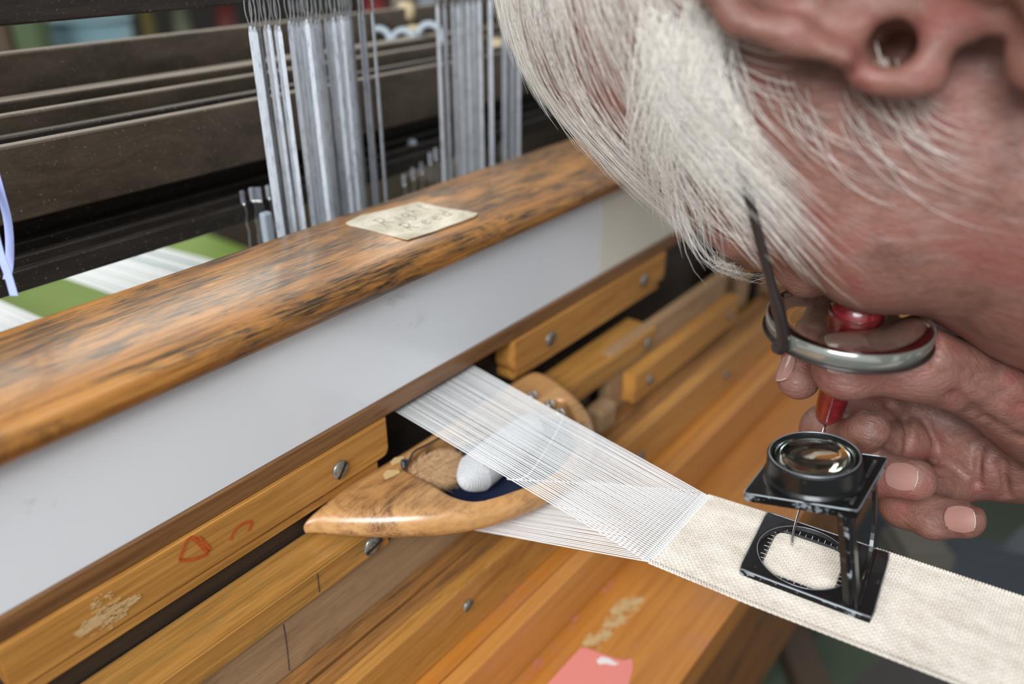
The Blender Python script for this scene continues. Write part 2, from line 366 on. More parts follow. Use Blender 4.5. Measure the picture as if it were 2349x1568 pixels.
for k in range(4):          # race stations along the batten
    dx = PITCH*(k-1)
    a, b = max(.279+dx, X0), .4345+dx
    o = rblock('race_block', a, b, .2182, .2300, -.2052, -.1868, M['block'])
    for sx in (.3096+dx, .4075+dx):
        if sx > .10: screw(sx, .2180, -.1975, .0040, o, .9)
    if k == 1: b = .4345
    o = rblock('under_strip', a+.001, b-.006, .2190, .2300, -.2102, -.2056, M['block'], .001)
    ra, rb = (.300+dx, .401+dx) if k else (X0, .1745)
    ra = max(ra, X0)
    if k == 0: ra, rb = X0, .1745
    o = rblock('race_rail', ra, rb, .2030, .2235, -.2347, -.2222, M['rail'], .002)
    if k == 0: screw(.1650, .2028, -.2288, .0047, o, .2); 
    else: screw(rb-.0105, .2028, -.2285, .0034, o, .9)
# tan board below the rails, cut at a pencil line, with gaps
box('tan_board', (X0, .2052, -.2640), (.268, .2120, -.2352), M['tan'], bat, .0003)
for k in range(1, 4):
    dx = PITCH*(k-1)
    box('tan_board', (.352+dx, .2052, -.2640), (.505+dx, .2120, -.2215), M['tan'], bat, .0003)
    o = rblock('lip_bar', .366+dx, .511+dx, .1963, .2045, -.2590, -.2386, M['block'], .003)
    screw(.384+dx, .1961, -.2485, .0030, o, 1.2); screw(.496+dx, .1961, -.2485, .0030, o, 1.2)
    box('post', (.300+dx, .207, -.292), (.312+dx, .226, -.224), M['ledge'], bat, .0008)
    box('post', (.325+dx, .209, -.292), (.337+dx, .226, -.232), M['dark'], bat, .0008)
    box('peg', (.330+dx, .196, -.262), (.348+dx, .208, -.246), M['tan'], bat, .003, 3)
    box('end_block', (.530+dx, .206, -.2635), (.552+dx, .224, -.2225), M['tan'], bat, .002)

# ------------------------------------------------------------------ breast beam bench
ben = thing('bench', (.3, .14, -.9), 'orange-varnished wooden loom bench with stepped planks under the ribbon', 'bench')
# stepped ledge planks, each with its own edges
box('plank', (X0, .1965, -.2780), (X1, .2050, -.2632), M['ledge'], ben, .0006)
box('plank', (X0, .1885, -.2780), (X1, .1961, -.2640), M['ledge'], ben, .0008)
o = box('rail_block', (X0, .1810, -.2925), (X1, .1882, -.2632), M['block'], ben, .0007)
screw(.1972, .1808, -.2745, .0028, o, .5); screw(.352, .1808, -.2800, .0030, o, 1.3); screw(.466, .1808, -.2770, .0030, o, .7)
screw(.081, .1808, -.2745, .0028, o, 1.2)
box('plank', (X0, .1735, -.3100), (X1, .1880, -.2930), M['table'], ben, .0007)
box('plank', (X0, .1650, -.3250), (X1, .1731, -.2932), wood('pale_plank', lin(208, 148, 78), lin(184, 118, 52), None, .4, .4, .3, .7, off=17), ben, .0007)
box('tabletop', (X0, .1020, -.3480), (X1, .1800, -.3266), M['table'], ben, .0012)
box('front_board', (X0, .1026, -.4700), (X1, .1300, -.3484), M['front'], ben, .0010)
box('leg', (-.15, .13, -1.1), (-.09, .19, -.348), M['front'], ben, .002)
box('leg', (1.0, .13, -1.1), (1.06, .19, -.348), M['front'], ben, .002)
for o in list(bat.children)+list(ben.children): pass
adopt(bat); adopt(ben)

# marks on the wood and the table
def flat(name, pts, m, parent, nrm, th=.00008):
    pts = [np.array(p) for p in pts]; nrm = np.array(nrm)*th; n = len(pts)
    return fixn(obj(name, [p for p in pts]+[p+nrm for p in pts], [tuple(range(n))[::-1], tuple(range(n, 2*n))]+[(i, (i+1) % n, n+(i+1) % n, n+i) for i in range(n)], m, parent))
def stroke(pts, wd, nrm, th=.00006, m=12):
    P = smooth_path(pts, m) if len(pts) > 2 else np.array(pts, float); nrm = np.array(nrm, float); V = []; Fc = []
    for i in range(len(P)):
        T = P[min(i+1, len(P)-1)]-P[max(i-1, 0)]; T /= np.linalg.norm(T)+1e-12; s = np.cross(T, nrm)*wd/2
        V += [P[i]-s, P[i]+s, P[i]+s+nrm*th, P[i]-s+nrm*th]
    for i in range(len(P)-1):
        a = i*4; b = a+4
        for k in range(4): Fc.append((a+k, a+(k+1) % 4, b+(k+1) % 4, b+k))
    return V, Fc
def strokes(name, L, m, parent=None):
    o = fixn(obj(name, *merge(L), m, parent)); return o
def bl(u, v): return ony(u, v, .2180)
g = [stroke([bl(*p) for p in q], .0014, (0, -1, 0)) for q in
     [[(412, 1285), (425, 1248), (440, 1232), (462, 1252), (478, 1268)], [(412, 1285), (440, 1283), (478, 1270)],
      [(528, 1238), (540, 1215), (560, 1200), (577, 1198), (570, 1218)], [(455, 1232), (470, 1245), (482, 1262)]]]
strokes('painted_mark', g, M['redmark'], bat)
rb_ = lambda u, v: ony(u, v, .2028)
strokes('pencil_line', [stroke([rb_(728, 1315), rb_(733, 1358)], .0004, (0, -1, 0)), stroke([ony(u, v, .2050) for u, v in ((650, 1432), (657, 1475), (664, 1538))], .00035, (0, -1, 0), .00006)], M['ink'], bat)
# saw scuffs on the left race block
def streaks(name, fn, cu, cv, lu, lv, su, sv, n, wd, nrm, parent):
    L = []
    for _ in range(n):
        a = random.uniform(-1, 1); b = random.gauss(0, .45)*(1-a*a*.7); u = cu+a*lu+b*su; v = cv+a*lv+b*sv; k = random.uniform(.06, .22)
        L.append(stroke([fn(u-lu*k, v-lv*k), fn(u, v+random.uniform(-2, 2)), fn(u+lu*k, v+lv*k)], wd*random.uniform(.4, 1.3), nrm, random.uniform(.00004, .00022), 4))
    return strokes(name, L, M['chalk'], parent)
streaks('scuff', bl, 246, 1412, 66, -40, 8, 22, 200, .00028, (0, -1, 0), bat)
streaks('scuff', bl, 232, 1378, 26, -16, 8, 14, 26, .0004, (0, -1, 0), bat)
tb = lambda u, v: onz(u, v, -.3265)
for cu, cv, lu in ((1440, 1388, 34), (1410, 1424, 24), (1370, 1463, 30)): streaks('chalk_mark', tb, cu, cv, lu, -lu*.45, 10, 14, 150, .0006, (0, 0, 1), ben)
for q in ([(1200, 1548), (1234, 1505), (1250, 1500), (1246, 1520), (1214, 1560)], [(1378, 1360), (1400, 1330), (1410, 1332), (1392, 1362)], [(1300, 1440), (1318, 1412), (1326, 1414), (1308, 1446)]):
    flat('pink_smear', [tb(*p) for p in q], M['pink_smear'], ben, (0, 0, 1), .00006)
adopt(bat); adopt(ben)
tp = [(1190, 1640), (1332, 1485), (1352, 1488), (1396, 1505), (1430, 1515), (1450, 1510), (1452, 1530), (1440, 1580), (1410, 1660)]
o = flat('tape', [tb(*p) for p in tp], M['pink'], None, (0, 0, 1), .0003)
tag(o, 'torn pink tape stuck on the bench top at the bottom of the photo', 'tape')
pw = flat('paper_rest', [tb(*p)+np.array([0, 0, .0003]) for p in [(1368, 1515), (1380, 1507), (1396, 1510), (1412, 1520), (1420, 1522), (1408, 1526), (1390, 1522), (1374, 1524)]], M['tick'], o, (0, 0, 1), .0001)

# paper label on the cap
lb = [onz(u, v, -.1167) for u, v in ((793, 512), (832, 494), (880, 484), (960, 464), (1010, 476), (1097, 490), (1090, 497), (1000, 530), (936, 550), (928, 549), (860, 531), (798, 517))]
lab = flat('paper_label', lb, M['paper'], None, (0, 0, 1), .00035)
tag(lab, 'handwritten cream paper label reading Right Reed stuck on the wooden hand cap', 'label')
c0, cx_, cy_ = onz(793, 512, -.1163), None, None
# letters in label coordinates: a along the loom, b towards the back; drawn on the paper's top
def lp(u, v): return onz(u, v, -.11628)
ex = lp(1000, 530)-lp(1000, 530)
letters = {'R': [[(0, 0), (.1, 1)], [(-.1, .9), (.3, 1.05), (.62, .8), (.4, .5), (.1, .48)], [(.2, .48), (.7, -.02)]],
           'i': [[(.1, .55), (.12, 0)], [(.12, .78), (.15, .83)]],
           'g': [[(.5, .5), (.2, .55), (.05, .25), (.25, .02), (.5, .3), (.52, .55)], [(.52, .5), (.5, -.3), (.25, -.5), (0, -.35)]],
           'h': [[(.1, 1), (.1, 0)], [(.1, .3), (.3, .52), (.48, .35), (.5, 0)]],
           't': [[(.25, .95), (.22, .15), (.4, 0)], [(.02, .62), (.5, .68)]],
           'e': [[(.05, .28), (.45, .34), (.35, .55), (.1, .45), (.06, .12), (.3, 0), (.5, .1)]],
           'd': [[(.5, .45), (.2, .52), (.05, .22), (.25, 0), (.48, .2)], [(.5, 1), (.5, 0)]]}
def write(text, x, y, h, adv):
    L = []
    for ch in text:
        for q in letters[ch]:
            L.append(stroke([(x+a*h*.75+b*h*.15, y+b*h, -.11634) for a, b in q], .0003, (0, 0, 1), .00005, 10 if len(q) > 2 else 2))
        x += adv*(1.35 if ch == 'R' else .62 if ch == 'i' else 1)
    return L
strokes('handwriting', write('Right', .2235, .2440, .0090, .0062)+write('Reed', .2260, .2312, .0090, .0066), M['ink'], lab)

# ------------------------------------------------------------------ heddle shafts: steel bars
def bar(name, y0, z0, z1, th, m, label, x0=-.2, x1=.85):
    o = box(name, (x0, y0, z0), (x1, y0+th, z1), m, None, .0009, 2); tag(o, label, 'bar'); return o
bar('shaft_bar', .3250, -.1020, -.0742, .006, M['bar'], 'broad browned steel shaft bar in front, scratched and dusty')
bar('shaft_bar', .3380, -.1060, -.0735, .005, M['bar2'], 'second thin steel shaft bar just behind the broad front bar')
bar('shaft_bar', .3490, -.1010, -.0682, .006, M['bar'], 'third steel shaft bar from the front with a dark brown face')
bar('shaft_bar', .3620, -.1000, -.0655, .012, M['bar'], 'rearmost and highest shaft bar with a wide pale top edge')
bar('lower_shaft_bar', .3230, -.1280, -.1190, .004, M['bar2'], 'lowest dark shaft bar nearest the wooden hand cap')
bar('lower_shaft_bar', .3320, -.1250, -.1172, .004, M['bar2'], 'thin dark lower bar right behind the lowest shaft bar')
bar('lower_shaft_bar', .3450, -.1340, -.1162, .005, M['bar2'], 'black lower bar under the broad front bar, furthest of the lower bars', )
bar('lower_shaft_bar', .3540, -.1330, -.1060, .004, M['bar2'], 'added black backing bar that keeps the gap under the broad front bar dark')  # extra black bar, added as dark backing behind the gaps between the bars
bar('top_shaft_bar', .3270, -.0344, -.0060, .006, M['bar2'], 'dark steel bar crossing the top left corner', x1=.232)

# heddles
def heddle(x, y, ztop, zbot, wd, rot, label, group):
    root = thing('heddle', (x, y, zbot), label, 'heddle', group)
    c, s = math.cos(rot), math.sin(rot)
    def P(a, b, z): return (x+a*c-b*s, y+a*s+b*c, z)
    h = wd/2; th = .00022
    zz = [zbot, ztop-.003, ztop]; ww = [h, h, h*.55]
    L = [[P(-w_, -th, z), P(w_, -th, z), P(w_, th, z), P(-w_, th, z)] for w_, z in zip(ww, zz)]
    V, Fc = loops(L); n = len(V); Fc += [(0, 1, 2, 3), (n-1, n-2, n-3, n-4)]
    obj('strip', V, Fc, M['heddle'], root)
    pr = []
    for sg in (-1, 1):
        pts = [P(sg*h*.4, 0, ztop-.002), P(sg*h*.5, 0, ztop+.001), P(sg*h*1.15, .0003*sg, ztop+.005), P(sg*h*.9, 0, ztop+.010), P(sg*h*.2, 0, ztop+.014), P(sg*h*.3, 0, ztop+.03)]
        pr.append(tube(smooth_path(pts, 12), .0003, 5))
    obj('eye', *merge(pr), M['wire'], root, True)
    adopt(root); return root
GL = 'steel heddles of the left bundle'; GR = 'steel heddles of the right bundle'
L1 = [(574, 60), (584, 62), (594, 66), (607, 58), (616, 57), (632, 58), (640, 60), (663, 48), (672, 50), (681, 52), (690, 50), (697, 48), (703, 44), (712, 42), (723, 46), (731, 44), (746, 42),
      (756, 46), (764, 40), (775, 38), (783, 36), (790, 38), (797, 36), (803, 34)]
for i, (u, v) in enumerate(L1):
    y = .288+.0042*(i % 6)+.004*random.random(); p = ony(u, v, y)
    heddle(p[0], y, p[2], -.155-.02*random.random(), .0017+.0004*random.random(), random.uniform(-1.0, -.1), 'leftmost flat steel heddle strip of the left bundle' if i == 0 else 'rightmost flat steel heddle strip of the left bundle' if i == len(L1)-1 else 'flat grey steel heddle strip inside the left bundle behind the hand cap', GL)
for u, v, lb_ in ((824, 28, 'left strip of the lone pair standing apart at the right of the left heddle bundle'), (832, 26, 'right strip of the paired heddles standing apart from the left bundle'), (854, 26, 'single thin steel heddle leaning alone between the two bundles')):
    y = .296; p = ony(u, v, y); heddle(p[0], y, p[2], -.16, .0021, .3, lb_, None)
L2 = [(1003, 8), (1019, 10), (1038, 6), (1050, 8), (1060, 0), (1072, 2), (1084, 0), (1092, 4), (1100, -4), (1124, -6), (1155, 0), (1160, 30), (1175, 60), (1190, 80)]
for i, (u, v) in enumerate(L2):
    y = .296+.005*(i % 4); p = ony(u, v, y)
    heddle(p[0], y, p[2], -.165, .0022, random.uniform(-.9, -.1), {0: 'leftmost flat steel heddle strip of the right bundle', 9: 'heddle strip standing alone right of the dense part of the right bundle', len(L2)-1: 'rightmost heddle strip of the right bundle, touching the white hair'}.get(i, 'flat grey steel heddle strip within the right bundle near the white hair'), GR)
# short lower heddle ends hooked over the low bars
def lower_heddle(u, v, dv, label, group=None):
    y = .321; p = ony(u, v, y); root = thing('heddle_end', (p[0], y, p[2]-.03), label, 'heddle', group)
    box('hook', (p[0]-.001, y-.0006, p[2]-.0062), (p[0]+.001, y, p[2]), M['heddle'], root, .0002)
    pts = [(p[0], y-.0004, p[2]-.006), (p[0]+.0008, y-.0006, p[2]-.010), (p[0]+.0004, y, p[2]-.015), (p[0]+.001, y, p[2]-.020), (p[0]+.0004, y, p[2]-.026), (p[0]+.001, y, p[2]-.036)]
    obj('wire', *tube(smooth_path(pts, 16), .00045, 6), M['wire'], root, True); adopt(root)
lower_heddle(553, 437, 0, 'lone wavy heddle end hooked on the low bar, leftmost')
for u in (574, 580, 586, 592): lower_heddle(u, 430, 0, 'wavy heddle end in the tight bunch hooked over the low bar', 'bunch of wavy heddle ends')
lower_heddle(612, 425, 0, 'wavy heddle end half hidden beside the left heddle bundle')
for i, (u, v) in enumerate(((925, 400), (945, 385), (965, 372), (985, 350), (998, 340))): lower_heddle(u, v, 0, 'blurred heddle end hanging between the two heddle bundles', 'blurred heddle ends between the bundles')

# hooks and knobs on the rear bar
M['plastic'] = mat('white_plastic', lin(150, 158, 166), .4); M['cream'] = mat('cream_knob', lin(176, 158, 124), .5)
for i, (u, v, lb_) in enumerate(((925, 96, 'white plastic hook clipped over the rear bar, left of the right bundle'), (985, 82, 'white plastic hook on the rear bar beside the right heddle bundle'), (868, 92, 'pale hook on the rear bar behind the left bundle'))):
    c = at(u, v, .50); pts = [c+R_*(.007*math.cos(a))+U_*(.007*math.sin(a)) for a in np.linspace(math.pi, 0, 9)]+[c+R_*.007-U_*.012]
    o = obj('hook', *tube(pts, .0022, 8), M['plastic'], None, True); tag(o, lb_, 'hook')
for u, v, lb_ in ((1140, 110, 'cream round knob behind the right heddle bundle, near the hair'), (1060, 122, 'cream round knob seen between the right heddles'), (950, 80, 'cream round knob beside the white plastic hook'), (932, 28, 'cream knob on a dark stem at the top')):
    c = at(u, v, .52); o = obj('knob', *lathe([(.001, -.006), (.005, -.005), (.0062, 0), (.005, .005), (.001, .006)], c, (.3, .2, 1), 14), M['cream'], None, True); tag(o, lb_, 'knob')
o = box('rear_bar', (.1, .395, -.075), (1.2, .401, -.052), M['bar'], None, .001); tag(o, 'brown steel bar carrying the white hooks behind the heddles', 'bar')
c = at(946, 334, .47); o = obj('bead', *lathe([(.0006, -.004), (.0024, -.003), (.003, 0), (.0024, .003), (.0006, .004)], c, (0, 0, 1), 12), M['plastic'], None, True); tag(o, 'small white oval bead on the lower bar between the bundles', 'bead')
c = at(614, 525, .365); o = box('clip', c+np.array([-.0025, -.002, -.007]), c+np.array([.0025, .002, .008]), M['plastic'], None, .0012, 3); tag(o, 'small white plastic clip at the foot of the left heddle bundle', 'clip')

# lilac tape hanging at the left edge
def ribbon_strip(name, pts, wv, m, n=20, th=.0003):
    P = smooth_path(pts, n); wv = np.array(wv); nn = np.array(F_)*th; L = []
    for p in P: L.append([p-wv/2, p+wv/2, p+wv/2+nn, p-wv/2+nn])
    V, Fc = loops(L); k = len(V); return obj(name, V, Fc+[(3, 2, 1, 0), (k-4, k-3, k-2, k-1)], m, None, False)
lil = mat('lilac_tape', lin(150, 160, 205), .7)
o = ribbon_strip('hanging_tape', [at(-120, -60, .275), at(-70, 180, .272), at(-30, 330, .27), at(-2, 430, .27), at(18, 510, .27), at(22, 590, .268), at(16, 640, .266)], R_*.0028, lil); tag(o, 'pale lilac tape hanging at the left edge, upper length', 'tape')
o = ribbon_strip('hanging_tape', [at(-60, 330, .268), at(-20, 500, .262), at(0, 580, .262), at(18, 630, .26), at(32, 678, .258)], R_*.0026, lil); tag(o, 'pale lilac tape end curling below the upper length at the left edge', 'tape')

# ------------------------------------------------------------------ warp behind the reed, over a green plate
grn = box('green_plate', (-.5, .42, -.36), (.50, .87, -.34), mat('green_paint', lin(112, 140, 50), .6), None, .002); tag(grn, 'flat green painted plate under the white warp bands', 'machine plate')
dk = box('added_dark_box', (.53, .50, -.37), (1.3, .9, -.215), M['dark'], None, .004); tag(dk, 'added dark wooden box that darkens the gap between the heddle bundles', 'loom beam')  # dark box added to hide the paler floor and bench in this gap
teal = mat('teal_thread', lin(96, 140, 132), .8)
def band(x0, x1, n, label, tealset):
    root = thing('warp_band', ((x0+x1)/2, .24, -.19), label, 'warp')
    V = []; Fc = []; V2 = []; F2 = []
    for i in range(n):
        x = x0+(x1-x0)*(i+.5)/n; zj = .0006*math.sin(i*2.3); r = (x1-x0)/n*.52
        v, f = tube([(x*.985+.003, .245, -.186), (x, .467, -.2015+zj), (x, .8, -.234+zj), (x*1.02, 1.4, -.30+zj)], r, 5)
        T = (V2, F2) if i in tealset else (V, Fc); k = len(T[0]); T[0].extend(v); T[1].extend([tuple(a+k for a in q) for q in f])
    tag(obj('white_threads', V, Fc, M['thread'], root, True), kind='stuff')
    if V2: tag(obj('teal_threads', V2, F2, teal, root, True), kind='stuff', label='teal stripe threads')
    adopt(root)
band(.2, .268, 60, 'band of white warp threads with thin teal stripes crossing the green plate', {39, 50, 51})
band(-.05, .158, 120, 'band of white warp threads at the left edge, beyond the hanging tape', {80, 100, 101})

# ------------------------------------------------------------------ the ribbon being woven
rib = thing('woven_ribbon', (.225, .05, -.2), 'white woven cotton ribbon running from the loom to the lower right corner', 'ribbon')
NU = 46; FELL = .095
def cx_of(y): return .2215+.135*(FELL-y)
def cw(y): return .0235+ (.0012 if y < .06 else 0.0012*(FELL-y)/.035)
YE = -.14; pitch = .00098
ys = np.arange(FELL, YE, -pitch); npk = len(ys)
A = .00026
def grid_tubes(P, ra, rb, up, sides=6):  # P (m,n,3) many paths at once; elliptical section (ra across, rb up)
    m, n, _ = P.shape; T = np.empty_like(P); T[:, 1:-1] = P[:, 2:]-P[:, :-2]; T[:, 0] = P[:, 1]-P[:, 0]; T[:, -1] = P[:, -1]-P[:, -2]
    T /= np.linalg.norm(T, axis=-1, keepdims=True); sv = np.cross(T, up); sv /= np.linalg.norm(sv, axis=-1, keepdims=True); uv = np.cross(sv, T)
    a = np.arange(sides)*2*np.pi/sides
    if np.ndim(ra) == 1: ra = ra[None, :, None, None]; rb = rb[None, :, None, None]
    V = P[:, :, None]+ra*np.cos(a)[None, None, :, None]*sv[:, :, None]+rb*np.sin(a)[None, None, :, None]*uv[:, :, None]
    base = (np.arange(m)[:, None, None]*n+np.arange(n-1)[None, :, None])*sides; k = np.arange(sides)[None, None, :]; k2 = (k+1) % sides
    Q = np.stack([base+k, base+k2, base+sides+k2, base+sides+k], -1).reshape(-1, 4)
    return V.reshape(-1, 3), Q
def cloth_z(y): return -.2003+.0*y
# warps in the cloth: 2*NU columns in pairs
nw = 2*NU; s = (np.arange(nw)+.5)/nw*2-1
sub = 3; yy = np.linspace(FELL, ys[-1], (npk-1)*sub+1); ph = np.arange(len(yy))/sub
P = np.zeros((nw, len(yy), 3))
for i in range(nw):
    wob = .00006*np.sin(yy*900+i*1.7)
    P[i, :, 0] = cx_of(yy)+s[i]*np.array([cw(q) for q in yy])+wob; P[i, :, 1] = yy
    P[i, :, 2] = cloth_z(yy)+A*np.cos(np.pi*(ph+(i//2) % 2))
V1, Q1 = grid_tubes(P, .00027, .00017, np.array([0, 0, 1.]), 6)
sw = np.linspace(-1.012, 1.012, nw*2+1); P2 = np.zeros((npk, len(sw), 3))
for j in range(npk):
    y = ys[j]; x = cx_of(y)+sw*cw(y); col = (np.arange(len(sw))-2.5)/4
    P2[j, :, 0] = x; P2[j, :, 1] = y+.012*(x-cx_of(y))*.15+.00004*np.sin(x*3000+j)
    P2[j, :, 2] = cloth_z(y)-A*np.cos(np.pi*(j+col+.0))
V2_, Q2_ = grid_tubes(P2, .00027, .00017, np.array([0, 0, 1.]), 6)
o = nmesh('cloth', np.vstack([V1, V2_]), np.vstack([Q1, Q2_+len(V1)]), M['cloth'], rib); tag(o, kind='stuff')
# selvedge loops on both edges
Ls = []
for sd in (-1, 1):
    for j in range(0, npk-1, 1):
        y = ys[j]; e = cx_of(y)+sd*cw(y)
        Ls.append(tube([(e-sd*.0012, y, -.1999), (e+sd*.0001, y, -.1997), (e+sd*.0003, y-pitch*.45, -.2001), (e-sd*.0001, y-pitch*.9, -.2002), (e-sd*.0012, y-pitch*.9, -.2001)], .00027, 5))
o = obj('selvedge', *merge(Ls), M['cloth'], rib, True); tag(o, kind='stuff')
# the two sheds of single threads
reedL, reedR = .2007, .2524
for i in range(nw):
    q = (i+.5)/nw; xf = cx_of(FELL)+(q*2-1)*.0235; xr = reedL+(reedR-reedL)*q; up = i % 2 == 0
    zr = -.1885 if up else -.2505; ye = .2285; xr2 = xr if up else xr
    p0 = np.array([xf, FELL-.0008, -.2001]); p1 = np.array([xr2+random.uniform(-1, 1)*.00016, ye, zr])
    sag = [.0, .25, .5, .75, 1]
    pts = [p0+(p1-p0)*t_+np.array([0, 0, random.uniform(-1, 1)*.00012 if 0 < t_ < 1 else 0]) for t_ in sag]
    obj('warp_thread', *tube(pts, np.linspace(.00022, .00024, 5)*random.uniform(.92, 1.08), 5), M['thread'], rib, True)
# last loose picks
for j in range(3):
    y = FELL+.0009*(j+.5); x = np.linspace(cx_of(y)-.0235, cx_of(y)+.0235, 2*nw)
    z = -.2001+(.0002+.0001*j)*np.cos(np.pi*(np.arange(2*nw)/2+j))
    obj('weft_thread', *tube(np.stack([x, np.full_like(x, y), z], 1), .0002, 5), M['thread'], rib, True)
adopt(rib)
# reed behind the lip
rd = thing('reed', (.23, .233, -.25), 'fine steel reed the warp threads pass through, in shadow under the lip', 'reed')
pr = [tube([(reedL-.004+i*.00056, .2325, -.189), (reedL-.004+i*.00056, .2325, -.256)], .00012, 4) for i in range(106)]
o = obj('dents', *merge(pr), M['bar2'], rd); tag(o, kind='stuff'); box('reed_baulk', (.19, .2300, -.262), (.262, .2352, -.256), M['dark'], rd, .0005); adopt(rd)

# ------------------------------------------------------------------ shuttle: a crescent of boxwood with an eye for the bobbin
def poly_sd(p, poly):
    poly = np.asarray(poly, np.float32); d = np.full(len(p), 1e9, np.float32); ins = np.zeros(len(p), bool)
    for i in range(len(poly)):
        a = poly[i]; b = poly[(i+1) % len(poly)]; e = b-a; w_ = p-a; t_ = np.clip((w_@e)/(e@e), 0, 1); q = w_-t_[:, None]*e
        d = np.minimum(d, (q*q).sum(1)); c1 = p[:, 1] >= a[1]; c2 = p[:, 1] < b[1]; c3 = e[0]*w_[:, 1] > e[1]*w_[:, 0]
        ins ^= (c1 & c2 & c3) | (~c1 & ~c2 & ~c3)
    return np.where(ins, -1, 1)*np.sqrt(d)
def closed(pts, n=60):
    P = np.array(pts, float); m = len(P); out = []
    for i in range(n):
        s_ = i/n*m; k = int(s_); t_ = s_-k; a, b, c, d = P[(k-1) % m], P[k % m], P[(k+1) % m], P[(k+2) % m]
        out.append(.5*((2*b)+(-a+c)*t_+(2*a-5*b+4*c-d)*t_*t_+(-a+3*b-3*c+d)*t_**3))
    return np.array(out)
ZT, ZB = -.2065, -.2205
outl = [(.1465, .2210), (.1480, .2165), (.1535, .2060), (.162, .1925), (.173, .1795), (.186, .1680), (.203, .1585), (.222, .1530), (.243, .1525), (.262, .1585), (.276, .1690), (.286, .1840), (.2925, .2000), (.294, .2105), (.290, .2170), (.275, .2185), (.24, .2185), (.20, .2190), (.170, .2205)]
inn = [onz(u, v, ZT)[:2] for u, v in ((925, 1065), (958, 1088), (1000, 1112), (1040, 1135), (1085, 1145), (1135, 1135), (1185, 1118), (1245, 1095), (1300, 1050), (1325, 1000), (1315, 950), (1290, 915), (1225, 925), (1120, 955), (1010, 995), (975, 1018))]
OUT = closed(outl, 72); INN = closed(inn, 64)
def sh_sdf(p):
    d2 = poly_sd(p[:, :2], OUT); th_ = np.clip((p[:, 0]-.144)/.032, 0, 1); zt_ = ZT-.0065*(1-th_)**2; dz = np.abs(p[:, 2]-(zt_+ZB)/2)-(zt_-ZB)/2; r = np.minimum(.0062, (zt_-ZB)*.47)
    q = np.stack([d2+r, dz+r], 1); o_ = np.minimum(q.max(1), 0)+np.linalg.norm(np.maximum(q, 0), axis=1)-r
    di = poly_sd(p[:, :2], INN)
    hole = np.maximum(di, -(p[:, 2]-(ZB+.003)))
    return smax(o_, -hole, .0022)
V, Q = nets(sh_sdf, (.138, .145, -.226), (.300, .225, -.201), .0007, 1)
sh = thing('shuttle', (.22, .19, ZB), 'curved golden-brown wooden shuttle with a scooped opening lying under the warp', 'shuttle')
nmesh('shuttle_body', V, Q, M['shut'], sh)
obj('lining', [(x, y, ZB+.0034) for x, y in INN*.985+INN.mean(0)*.015], [tuple(range(len(INN)))], M['navy'], sh)
# iron tip on the left point
fixn(obj('tip_plate', *(lambda L: (L[0], L[1]+[(0, 1, 2, 3), (7, 6, 5, 4)]))(loops([[(.1500, .2130, -.2180), (.1490, .2190, -.2180), (.1560, .2180, -.2180), (.1560, .2075, -.2180)], [(.1508, .2135, -.2120), (.1498, .2190, -.2120), (.1565, .2180, -.2092), (.1570, .2085, -.2092)]])), M['dark'], sh))
# spring wire and its coil on the left rim
pc = onz(928, 1070, ZT); cols = [pc+np.array([.0011*math.cos(a), .0009*math.sin(a), .0004+a*.00013]) for a in np.linspace(0, 22, 60)]
tail = [onz(938, 1056, ZT+.002), onz(950, 1035, ZT+.003), onz(985, 1017, ZT+.003), onz(1010, 1003, ZT+.002)]
obj('spring', *tube(np.vstack([cols, smooth_path([cols[-1]]+tail, 12)[1:]]), .00045, 7), mat('blue_steel', lin(84, 92, 106), .25, 1), sh, True)
for u, v in ((1100, 975), (1060, 985)): pass
# fur lining: tufts on the left wall
fr = []
fb = np.append(onz(985, 1060, ZT)[:2], -.2135)
for i in range(2600):
    dn = rng.normal(0, 1, 3); dn[2] = abs(dn[2]); dn /= np.linalg.norm(dn); base = fb+dn*np.array([.0130, .0080, .0060])
    T = dn*.5+np.array([.75, -.35, .1])+rng.normal(0, .35, 3); T /= np.linalg.norm(T); l_ = .003+.004*random.random()
    T2 = T+np.array([.3, -.5, -.5]); fr.append(tube([base, base+T*l_*.5, base+T*l_*.5+T2*l_*.4], [.00013, .00011, .00003], 3, caps=False))
o = obj('fur', *merge(fr), M['fur'], sh, True); tag(o, kind='stuff')
fb = np.append(onz(985, 1060, ZT)[:2], -.2135); V, Q = nets(lambda p: s_ell(p, fb, (.0135, .0085, .0065)), fb-.016, fb+.016, .0012)
nmesh('fur_pad', V, Q, M['fur2'], sh)
# chipped scars on the wood
for q in ([(895, 1060), (905, 1050), (925, 1046), (930, 1054), (912, 1062), (900, 1068)], [(878, 1088), (888, 1078), (915, 1078), (918, 1084), (902, 1092), (884, 1100)]):
    flat('chip', [onz(u, v, ZT+.0003) for u, v in q], M['chalk'], sh, (0, 0, 1), .0002)
# screw eyes on the right horn
for u, v in ((1222, 905), (1262, 925), (1285, 945)):
    c = onz(u, v, ZT+.0018); obj('thread_eye', *tube([c+np.array([.0020*math.cos(a), .0016*math.sin(a), .0006*math.sin(a*1.0)]) for a in np.linspace(0, 2*math.pi, 16)[:-1]], .0006, 7, close=True), M['wire'], sh, True)
adopt(sh)
